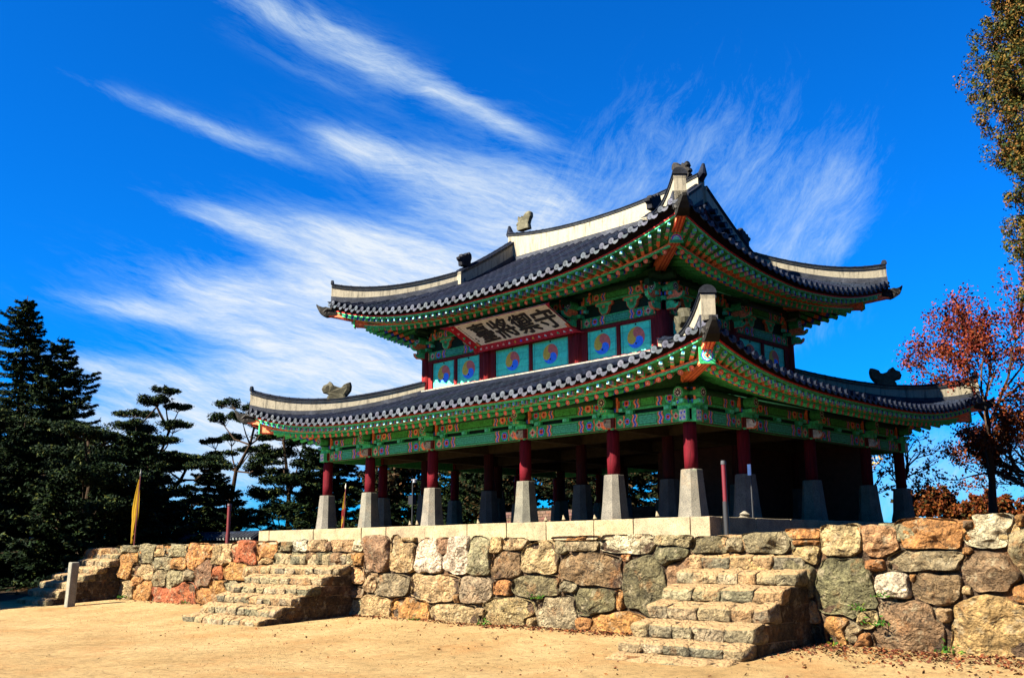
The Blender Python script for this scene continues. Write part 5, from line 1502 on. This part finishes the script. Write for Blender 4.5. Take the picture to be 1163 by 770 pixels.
for x, y, z, h, r_, l in ((-68.5, 20.5, -.3, 9.5, 6.2, 'wide dark fir low at the left edge of the photo'), (-57.5, 21.8, -.3, 7.0, 4.6, 'dark fir just left of the far stairs, reaching the ground'), (-52.3, 22.8, 0, 6.0, 3.6, 'small dark fir directly above the far stairs'), (-83, 31, 0, 14.5, 7, 'dark fir behind the two tallest, cut by the left edge'), (-62.5, 21.5, -.3, 10, 5.6, 'broad dark fir on the low ground left of the far stairs'), (-55.0, 25.0, 1.5, 7.5, 4.4, 'squat dark fir just behind the far stairs'), (-76, 23, -.3, 12, 6, 'dark fir at the very left edge below the tallest one'),
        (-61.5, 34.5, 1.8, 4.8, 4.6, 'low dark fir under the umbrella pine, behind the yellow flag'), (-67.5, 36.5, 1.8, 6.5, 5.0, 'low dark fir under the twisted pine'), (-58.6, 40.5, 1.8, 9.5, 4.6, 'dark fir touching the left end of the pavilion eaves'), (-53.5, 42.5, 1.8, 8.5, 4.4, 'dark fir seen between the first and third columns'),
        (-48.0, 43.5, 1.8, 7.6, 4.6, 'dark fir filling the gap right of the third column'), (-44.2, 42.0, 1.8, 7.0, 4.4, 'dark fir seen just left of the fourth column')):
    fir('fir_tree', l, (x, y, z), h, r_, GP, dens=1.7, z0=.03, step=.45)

RED_PAL = [(.085, .012, .005), (.055, .007, .004), (.12, .026, .006), (.028, .004, .003)]
broad('maple_tree', 'tall autumn tree with red leaves right of the pavilion roof', (-13.2, 38, 2), 9.1, 'autumn trees at the right', 21, RED_PAL, (.35, .25, .25, .15), lsize=.058, nleaf=11, tr=.20, first=.29, spread=.56, depth=7, lean=(.6, 0), bare=.15)
broad('maple_tree', 'orange-leaved tree low at the right edge, beside the red one', (-11.2, 39.5, 2), 6.4, 'autumn trees at the right', 33, [(.09, .020, .005), (.06, .010, .004), (.12, .036, .008)], (.4, .35, .25), lsize=.058, nleaf=6, tr=.17, first=.28, spread=.6, depth=7, stems=2, bare=.3)
ORP = [(.20, .055, .012), (.13, .025, .008), (.24, .11, .018)]
broad('bare_tree', 'nearly bare tree with a few orange leaves behind the last columns', (-17.9, 39, 2), 6.2, 'bare trees behind the right columns', 45, ORP, (.4, .35, .25), lsize=.07, nleaf=2, tr=.2, first=.26, spread=.75, depth=6, bare=.55)
broad('bare_tree', 'nearly bare twisting tree between the pavilion and the red tree', (-15.9, 37, 2), 5.6, 'bare trees behind the right columns', 52, ORP, (.4, .35, .25), lsize=.07, nleaf=2, tr=.17, first=.24, spread=.85, depth=6, bare=.6, lean=(-1.5, 0))
broad('bare_tree', 'bare tree with yellow leaves seen in the narrow gap at the far right columns', (-21.5, 41, 2), 6.4, 'bare trees behind the right columns', 71, [(.4, .25, .03), (.3, .15, .03)], (.5, .5), lsize=.07, nleaf=3, tr=.16, first=.26, spread=.7, depth=6, bare=.4)
for i, (x, y, h) in enumerate(((-20.4, 50.0, 3.2), (-17.6, 50.5, 2.8), (-14.2, 51, 3.6))):
    broad('bush', ('orange bush at the foot of the red tree', 'low orange bush just above the wall, right of the red tree', 'dark orange bush at the far right above the wall')[i], (x, y, 2.2), h, 'orange bushes above the wall', 80 + i, [(.075, .018, .004), (.05, .010, .003), (.10, .036, .007), (.025, .02, .005)], (.35, .25, .25, .15), lsize=.085, nleaf=9, tr=.05, first=.3, spread=.9, depth=5, cat='bush', stems=4)

# unseen firs: left ones shade the far stairs, right ones are added to block sky light
src = [o for o in bpy.data.objects if o.name.startswith('fir_tree') and o.parent is None][:2]
def tree_copy(s_, loc, rz, sc_, label, group):
    r = s_.copy(); COL.objects.link(r); r.location = loc; r.rotation_euler = (0, 0, rz); r.scale = (sc_, sc_, sc_); r['label'] = label; r['group'] = group
    for ch in s_.children:
        q = ch.copy(); COL.objects.link(q); q.parent = r; q.matrix_parent_inverse = ch.matrix_parent_inverse.copy()
for i, (x, y, rz, sc_) in enumerate(((-49.3, 3.4, .4, .72), (-51.5, 8.8, 1.9, .58), (-56.5, 7.0, 3.3, .85), (-64, 9, 5.0, .85), (-54.5, 2.0, 2.6, .95), (-60, 4.0, 1.2, .95))):
    tree_copy(src[i % 2], (x, y, -.4), rz, sc_, ('dark fir outside the left edge of the photo, nearest the camera', 'smallest dark fir outside the left edge, before the far stairs', 'dark fir outside the left edge of the photo, third from the camera', 'dark fir farthest to the left outside the photo', 'tall dark fir outside the left edge, farthest from the wall', 'tall dark fir outside the left edge, among the others')[i], 'firs outside the photo')
for i, (x, y, rz, sc_) in enumerate(((6, 12, .4, .9), (9, 20, 1.9, .85), (5, 28, 2.3, .8), (3, 37, .9, .85), (-1, 47, 4.1, .8), (14, 4, 5.0, .95), (11, 12, 2.2, .95), (10, 28, 3.9, .95), (7, 44, 1.1, .95))):
    tree_copy(src[i % 2], (x, y, 0 if y < 20 else 2), rz, sc_, ('unseen fir added on the right, nearest the wall', 'unseen fir added on the right, second along the edge', 'unseen fir added on the right behind the juniper', 'unseen fir added on the right, level with the bare trees', 'farthest unseen fir added on the right', 'unseen fir added on the right beside the camera', 'unseen fir added in the second row on the right, near the wall', 'unseen fir added in the second row on the right, midway', 'unseen fir added in the second row on the right, far back')[i], 'firs outside the photo')

# tall juniper at the right edge: dense upward clumps of scale leaves
def juniper():
    base = (-5.2, 24.4, 2.3)
    t = empty('juniper_tree', 'tall dense juniper with golden-brown tips filling the right edge of the photo', 'tree', base)
    mb = MB(); mb.tube([base, (-5.25, 24.4, 8), (-5.2, 24.4, 13), (-5.1, 24.4, 18)], [.34, .28, .2, .05], (.06, .035, .02), 10)
    cs, ns, cl, sz = [], [], [], []
    def prof(z):      # crown radius by height
        return np.interp(z, [6.6, 7.4, 8.6, 9.6, 11.2, 12.2, 13.0, 14.2, 15.2, 16.5, 18.2], [.9, 1.9, 2.3, 2.6, 2.75, 2.3, 2.8, 2.95, 2.5, 2.1, 1.6])
    for k in range(3600):
        z = random.uniform(6.3, 18); a = random.uniform(0, 6.283)
        R_ = .77 * float(prof(z)) * (1 + .16 * math.sin(3 * a + z * 1.3) + .12 * math.sin(7 * a - z * 2.1)) * random.uniform(.5, 1.05) ** .8
        c = Vector((-5.2 + math.cos(a) * R_, 24.4 + math.sin(a) * R_, z))
        s_ = random.uniform(.12, .25); n = 115
        u = RNG.normal(size=(n, 3)); u /= np.linalg.norm(u, axis=1)[:, None]
        P = u * (RNG.uniform(.4, 1, (n, 1))) * s_; P[:, 2] *= 1.35; P += np.array(c)
        cs.append(P); ns.append(u + RNG.normal(0, .4, (n, 3)))
        up_ = np.clip((u[:, 2] * .5 + u[:, 0] * -.2 - u[:, 1] * .25 + .35 + RNG.normal(0, .25, n)), 0, 1)[:, None]
        tip = np.array([(.105, .064, .012), (.070, .058, .010), (.11, .052, .011)])[RNG.integers(0, 3)]
        sel = RNG.random((n, 1)) < .48
        cl.append(np.where(sel, tip, np.array((.018, .026, .006))) * RNG.uniform(.6, 1.2, (n, 1)))
        if k % 6 == 0: mb.tube([(-5.2, 24.4, z - .7), tuple(c)], [.05, .015], (.05, .03, .02), 4, caps=False)
    child(mb.build('trunk', 'bark'), t)
    C = np.concatenate(cs); leaf_object('crown', C, np.concatenate(ns), RNG.uniform(.02, .048, len(C)), np.concatenate(cl), 'leaf', t, aspect=.6)
juniper()

# ------------------------------------------------------------------ things at the left
def stone_post():
    mb = MB()
    x, y = -42.35, 17.0
    rock_block(mb, (x - .17, y - .17, -.4), (x + .17, y + .17, 1.62), (.15, .14, .10), .05, .012, 2.5, 4.4, fn=lambda a, b, c: (a + .06 * c, b, c))
    o = mb.build('stone_post', 'granite', smooth=True)
    tag(o, 'pale square granite post standing on the sand before the far stairs', 'post')
stone_post()

def flag(name_label, base, H, col, tipc, group=None, lean=.04, w=.42, length=.66, bands=None, start=.06):
    f = empty('flag', name_label, 'flag', base, group)
    b = Vector(base); top = b + Vector((lean * H, 0, H))
    mb = MB(); mb.tube([b - Vector((0, 0, .3)), top], [.03, .022], (.12, .02, .02), 8)
    mb.tube([top, top + Vector((0, 0, .12)), top + Vector((0, 0, .34))], [.035, .05, .004], tipc, 8)
    child(mb.build('pole', 'metal'), f)
    mb = MB(); n = 30; m_ = 12; vs = []; fs = []; cs = []
    for i in range(n + 1):
        t = i / n
        c = top + (b - top) * (start + t * length)
        for k in range(m_ + 1):
            s_ = k / m_
            ww = w * (.25 + 1.0 * math.sin(min(1, t * 1.15) * 2.2)) * .8
            x = -ww * s_ * (.75 + .2 * math.sin(t * 5)) - .0
            y = .10 * math.sin(s_ * 13 + t * 3) * (.3 + t) 
            z = -.38 * s_ * t + .05 * math.sin(s_ * 9 + t * 8)
            if t > .9: z -= .25 * (t - .9) * 10 * math.sin(s_ * 3.1)
            vs.append((c.x + x, c.y + y, c.z + z))
    for i in range(n):
        for k in range(m_):
            fs.append((i * (m_ + 1) + k, i * (m_ + 1) + k + 1, (i + 1) * (m_ + 1) + k + 1, (i + 1) * (m_ + 1) + k))
            cs.append(col if not bands else bands[min(len(bands) - 1, int(i / n * len(bands)))])
    mb.add(vs, fs, cs)
    child(mb.build('cloth', 'cloth', smooth=True), f)
    return f
flag('limp yellow flag on a thin pole above the left wall', (-46.6, 21.5, 2.25), 3.35, (.20, .115, .005), (.08, .08, .07), lean=.05, w=.62, length=.76)
flag('small yellow and red flag seen between the first two columns', (-49.9, 36, 2.2), 3.5, (.6, .4, .03), (.5, .45, .3), w=.28, bands=[(.2, .12, .01), (.2, .12, .01), (.14, .012, .01), (.2, .12, .01), (.14, .012, .01)])

def pole_thing(kind, label, loc, H, r, cols):
    o = empty(kind, label, 'post', loc)
    b = Vector(loc)
    mb = MB(); n = len(cols); mb.tube([b - Vector((0, 0, .2)), b + Vector((0, 0, H * cols[0][0]))], [r * 1.25, r * 1.2], cols[0][1], 14)
    child(mb.build('sleeve', 'metal', smooth=False), o)
    mb = MB(); mb.tube([b + Vector((0, 0, H * cols[0][0] - .05)), b + Vector((0, 0, H * .95))], [r, r], cols[1][1], 14); child(mb.build('pole', 'metal'), o)
    mb = MB(); mb.tube([b + Vector((0, 0, H * .95)), b + Vector((0, 0, H))], [r * 1.25, r * 1.1], cols[2][1], 14); child(mb.build('cap', 'metal'), o)
    return o
pole_thing('flag_post', 'red pole in a black sleeve standing at the near corner of the platform', (-12.86, 20.15, 2.27), 1.76, .055, [(.46, (.012, .012, .012)), (0, (.085, .002, .005)), (0, (.03, .03, .03))])
pole_thing('flag_post', 'plain dark red post rising behind the left wall, beside the slender pine', (-42.3, 24, 2.2), 2.0, .09, [(.3, (.08, .008, .006)), (0, (.10, .008, .006)), (0, (.05, .02, .02))])

def small_sign():
    s = empty('notice_plate', 'tiny pale blue notice plate behind the red pole at the near corner', 'sign', (-13.6, 22.6, PZ))
    mb = MB(); mb.tube([(-13.62, 22.6, PZ), (-13.62, 22.6, 4.15)], [.02, .02], (.02, .02, .02), 6); child(mb.build('stand', 'metal'), s)
    mb = MB(); mb.box((-13.69, 22.57, 3.85), (-13.60, 22.60, 4.13), (.5, .7, .95)); child(mb.build('plate', 'metal'), s)
small_sign()

def cctv():
    s = empty('security_camera', 'white security camera on a dark pole seen between the second and third columns', 'camera', (-43.4, 36, 2.2))
    mb = MB(); mb.tube([(-43.4, 36, 2.0), (-43.4, 36, 5.8)], [.05, .04], (.005, .005, .005), 8); mb.tube([(-43.4, 36, 5.7), (-43.0, 35.8, 5.8)], [.03, .03], (.03, .03, .03), 6); child(mb.build('pole', 'metal'), s)
    mb = MB(); mb.tube([(-43.0, 35.8, 5.72), (-43.0, 35.8, 5.90)], [.12, .08], (.09, .09, .10), 12); mb.box((-43.35, 35.85, 5.86), (-42.9, 35.97, 5.93), (.09, .09, .10)); child(mb.build('housing', 'metal'), s)
    s2 = empty('loudspeaker_pole', 'dark pole with a small box near the camera pole, between the columns', 'pole', (-44.6, 37, 2.2))
    mb = MB(); mb.tube([(-44.6, 37, 2.0), (-44.6, 37, 5.2)], [.05, .05], (.005, .005, .005), 8); child(mb.build('pole', 'metal'), s2)
    mb = MB(); mb.box((-44.8, 36.85, 4.6), (-44.4, 37.1, 5.1), (.008, .008, .01)); child(mb.build('control_box', 'metal'), s2)
cctv()

def tiled_wall(label, p0, p1, zb, h, grp, lit=(.16, .17, .15)):
    w = empty('tiled_wall', label, 'wall', (p0[0], p0[1], zb), grp)
    a, b = Vector((p0[0], p0[1], p0[2] if len(p0) > 2 else zb + h)), Vector((p1[0], p1[1], p1[2] if len(p1) > 2 else zb + h))
    mb = MB(); sweep(mb, [a, b], [(-.2, -3.2), (.2, -3.2), (.2, 0), (-.2, 0)], (.12, .08, .05)); child(mb.build('wall_body', 'stone'), w)
    mb = MB(); sweep(mb, [a, b], [(-.52, .0), (-.50, .06), (-.08, .32), (.08, .32), (.50, .06), (.52, .0)], (.012, .013, .016))
    sweep(mb, [a + Vector((0, 0, .32)), b + Vector((0, 0, .32))], [(-.1, 0), (.1, 0), (.08, .11), (0, .15), (-.08, .11)], TILEC)
    d = (b - a); L_ = d.length; n = int(L_ / .34); h_ = Vector((d.x, d.y, 0)).normalized(); nv = Vector((-h_.y, h_.x, 0))
    for k in range(n):
        c = a + d * ((k + .5) / n)
        for s_ in (-1, 1):
            mb.tube([c + nv * s_ * .10 + Vector((0, 0, .33)), c + nv * s_ * .56 + Vector((0, 0, .07))], [.07, .08], (.02, .022, .026), 8)
            disc(mb, c + nv * s_ * .562 + Vector((0, 0, .068)), nv * s_ + Vector((0, 0, -.4)), .08, lit, 10, .004)
    child(mb.build('tile_coping', 'tile'), w)
tiled_wall('long low tiled coping wall just behind the stone wall at the left', (-66, 28.5, 2.62), (-46.8, 28.5, 2.62), 2.2, .5, None)
tiled_wall('tiled wall climbing to the right in the tree shade at far left', (-62.2, 23.6, 2.75), (-57.2, 24.4, 4.0), 1.0, 1.2, None, lit=(.30, .32, .28))

def gate_house():
    g = empty('gate_house', 'small tiled gatehouse half hidden in the dark trees at the left edge', 'building', (-67, 23, 0))
    mb = MB(); mb.box((-70, 22, -.4), (-64.4, 26, 2.35), (.05, .035, .025)); child(mb.build('wall', 'dark'), g)
    mb = MB()
    for k in range(18):
        x = -70.4 + k * .36
        mb.tube([(x, 21.2, 2.55), (x, 22.6, 3.0), (x, 24, 3.7)], [.09, .08, .08], (.03, .034, .04), 8)
        disc(mb, (x, 21.19, 2.55), (0, -1, 0), .09, (.2, .2, .2), 10, .004)
    mb.box((-70.6, 21.25, 2.40), (-64.0, 21.35, 2.5), (.02, .02, .02))
    mb.hexa([(-70.6, 21.3, 2.42), (-64.0, 21.3, 2.42), (-64.0, 21.3, 2.5), (-70.6, 21.3, 2.5)], [(-70.6, 24, 3.5), (-64.0, 24, 3.5), (-64.0, 24, 3.62), (-70.6, 24, 3.62)], (.012, .014, .018))
    mb.hexa([(-70.6, 26.7, 2.42), (-64.0, 26.7, 2.42), (-64.0, 26.7, 2.5), (-70.6, 26.7, 2.5)], [(-70.6, 24, 3.5), (-64.0, 24, 3.5), (-64.0, 24, 3.62), (-70.6, 24, 3.62)], (.012, .014, .018))
    mb.box((-70.7, 23.8, 3.6), (-63.9, 24.2, 3.95), (.05, .05, .05))
    child(mb.build('roof', 'tile'), g)
gate_house()

def tarp():
    mb = MB(); n = 14; vs = []; fs = []
    for i in range(n + 1):
        for k in range(6):
            t, s_ = i / n, k / 5
            vs.append((-60.4 - 1.4 * t + s_ * (.9 - .3 * t) + .06 * math.sin(t * 9), 21.6 + .2 * math.sin(s_ * 7 + t * 4), 2.9 - 2.4 * t - .1 * s_))
    for i in range(n):
        for k in range(5): fs.append((i * 6 + k, i * 6 + k + 1, i * 6 + 7 + k, i * 6 + 6 + k))
    mb.add(vs, fs, (.02, .06, .22))
    o = mb.build('tarpaulin', 'cloth', smooth=True); tag(o, 'dark blue tarpaulin hanging in the shade left of the far stairs', 'tarpaulin')
tarp()

def brick_wall():
    w = empty('brick_wall', 'low dark brick wall at the back, seen between the middle columns', 'wall', (-24, 36.4, 2.2))
    mb = MB(); mb.box((-38, 36.45, 2.2), (-19.8, 36.7, 3.9), (.05, .035, .03)); child(mb.build('mortar', 'brick'), w)
    mb = MB()
    for r_ in range(11):
        x = -38 + (r_ % 2) * .2
        while x < -20.2:
            mb.box((x + .012, 36.43, 2.3 + r_ * .145), (x + .38, 36.46, 2.3 + r_ * .145 + .12), jit((.09, .05, .035), .35)); x += .4
    child(mb.build('bricks', 'brick'), w)
brick_wall()
def board(label, x, y, z, w, h, col, cat='sign'):
    b = empty('notice_board', label, cat, (x, y, PZ))
    mb = MB(); mb.box((x - w / 2, y - .02, z), (x + w / 2, y + .02, z + h), col); child(mb.build('board', 'panel'), b)
    mb = MB(); mb.box((x - w / 2 - .05, y - .03, PZ), (x - w / 2, y + .03, z + h + .05), (.05, .03, .02)); mb.box((x + w / 2, y - .03, PZ), (x + w / 2 + .05, y + .03, z + h + .05), (.05, .03, .02)); child(mb.build('stand', 'dark'), b)
board('small dim green notice board inside the pavilion, right of the fifth column', -26.9, 33.2, 4.45, .55, .30, (.03, .12, .07))
board('dim green notice board inside the pavilion, left of the fourth column', -31.0, 30.6, 4.1, .5, .35, (.03, .14, .08))

# small pale cone-shaped stones along the platform edge
pts = [(-25.3, 20.9), (-24.7, 20.7), (-22.7, 21.5), (-19.0, 20.6), (-18.6, 20.9), (-17.3, 20.7), (-15.2, 20.65)]
lab = ['small pointed pale stone just right of the third column', 'pale two-pointed stone between the third and fourth columns', 'small pale stone nearest the left side of the fourth column', 'thin pointed stone just right of the fourth column', 'tall pointed pale stone midway between the fourth and fifth columns', 'short pointed stone just left of the fifth column', 'pointed pale stone between the fifth and sixth columns']
for (x, y), l in zip(pts, lab):
    mb = MB(); h = random.uniform(.14, .24)
    mb.tube([(x, y, PZ - .02), (x + .01, y, PZ + h * .4), (x - .02, y, PZ + h)], [.10, .06, .012], (.17, .13, .07), 7)
    o = mb.build('pointed_stone', 'granite'); tag(o, l, 'stone', 'pointed stones on the platform edge')
mb = MB(); mb.tube([(-13.35, 21.75, PZ - .02), (-13.35, 21.76, PZ + .1), (-13.34, 21.75, PZ + .17)], [.2, .13, .03], (.17, .145, .10), 9)
tag(mb.build('pointed_stone', 'granite'), 'sunlit pale stone on the shaded right edge of the platform', 'stone', 'pointed stones on the platform edge')

# ------------------------------------------------------------------ ground litter
def litter():
    n = 5200
    x = np.concatenate([RNG.uniform(-10.9, -4.0, 2600), RNG.uniform(-20, -13.2, 1300), RNG.uniform(-26.5, -20, 600), RNG.uniform(-44, -32, 300), RNG.uniform(-30, -6, 400)])
    d = np.concatenate([np.abs(RNG.normal(0, .85, 2600)), np.abs(RNG.normal(0, .28, 1300)), np.abs(RNG.normal(0, .2, 600)), np.abs(RNG.normal(0, .2, 300)), RNG.uniform(0, 6, 400)])
    y = YW - .12 - d
    keep = RNG.random(len(x)) < .55 + .45 * np.sin(x * 3.1 + y * 2) ** 2
    x, y = x[keep], y[keep]
    z = np.array([gz(a, b) for a, b in zip(x, y)]) + RNG.uniform(.004, .03, len(x))
    N = RNG.normal(size=(len(x), 3)) * .6; N[:, 2] = 1
    o = leaf_object('fallen_leaves', np.stack([x, y, z], 1), N, RNG.uniform(.02, .055, len(x)), mixcols(len(x), [(.085, .025, .010), (.05, .015, .008), (.13, .05, .015), (.02, .01, .005)], (.35, .3, .2, .15)), 'litter', None, aspect=.7)
    o['kind'] = 'stuff'
    mb = MB()
    for k in range(2200):
        yy = 19.4 - abs(random.gauss(0, 4.0)) if k % 3 else random.uniform(3, 19); xx = -5 - random.uniform(.3, 2.2) * yy * (1 if k % 2 else .7)
        if yy < 3 or xx > -3: continue
        r_ = random.uniform(.005, .018) * (1.5 if k % 17 == 0 else 1); z_ = gz(xx, yy)
        c = random.choice([(.03, .02, .012), (.08, .05, .028), (.012, .008, .005)])
        mb.add([(xx - r_, yy, z_), (xx, yy - r_, z_), (xx + r_, yy, z_), (xx, yy + r_, z_), (xx, yy, z_ + r_ * 1.1)], [(0, 1, 4), (1, 2, 4), (2, 3, 4), (3, 0, 4)], c)
    o = mb.build('pebbles', 'litter'); o['kind'] = 'stuff'
litter()
def weed(x, y, z, s, label, n=46):
    C = np.array([(x, y, z)]) + RNG.normal(0, 1, (n, 3)) * np.array([.13, .06, .09]) * s; C[:, 2] = np.maximum(C[:, 2], z + .01)
    N = RNG.normal(size=(n, 3)); N[:, 1] -= .6
    o = leaf_object('weed', C, N, RNG.uniform(.025, .06, n) * s, mixcols(n, [(.018, .055, .006), (.04, .085, .01), (.09, .09, .01)], (.5, .35, .15)), 'leaf', None, aspect=.5)
    tag(o, label, 'plant', 'weeds growing from the wall')
for q in (((-9.45, 19.52, .78, 1.0, 'green weed sprouting from a joint low in the right wall, right of the near stairs')), (-9.1, 19.5, .5, 1.1, 'green weed beside the small stones at the foot of the right wall'), (-10.0, 19.45, .02, 1.0, 'green tuft on the ground at the edge of the near stairs shadow'),
          (-7.7, 19.4, .08, 1.0, 'green weed on the ground between the two big brown stones of the right wall'), (-20.3, 19.4, .02, 1.1, 'bright yellow-green weed at the foot of the middle wall'), (-23.2, 19.4, .0, .9, 'small green weed at the wall foot near the left stairs'),
          (-18.4, 19.5, .75, .9, 'green weed in a joint of the middle wall below the third dark stone'), (-8.95, 19.45, 1.05, .8, 'yellowish weed under the white stone in the right wall'), (-42.8, 19.4, .1, 1.3, 'green tuft at the wall foot near the far stairs'), (-37.2, 19.4, .05, 1.0, 'green weed at the foot of the red stones in the left wall')):
    weed(*q)
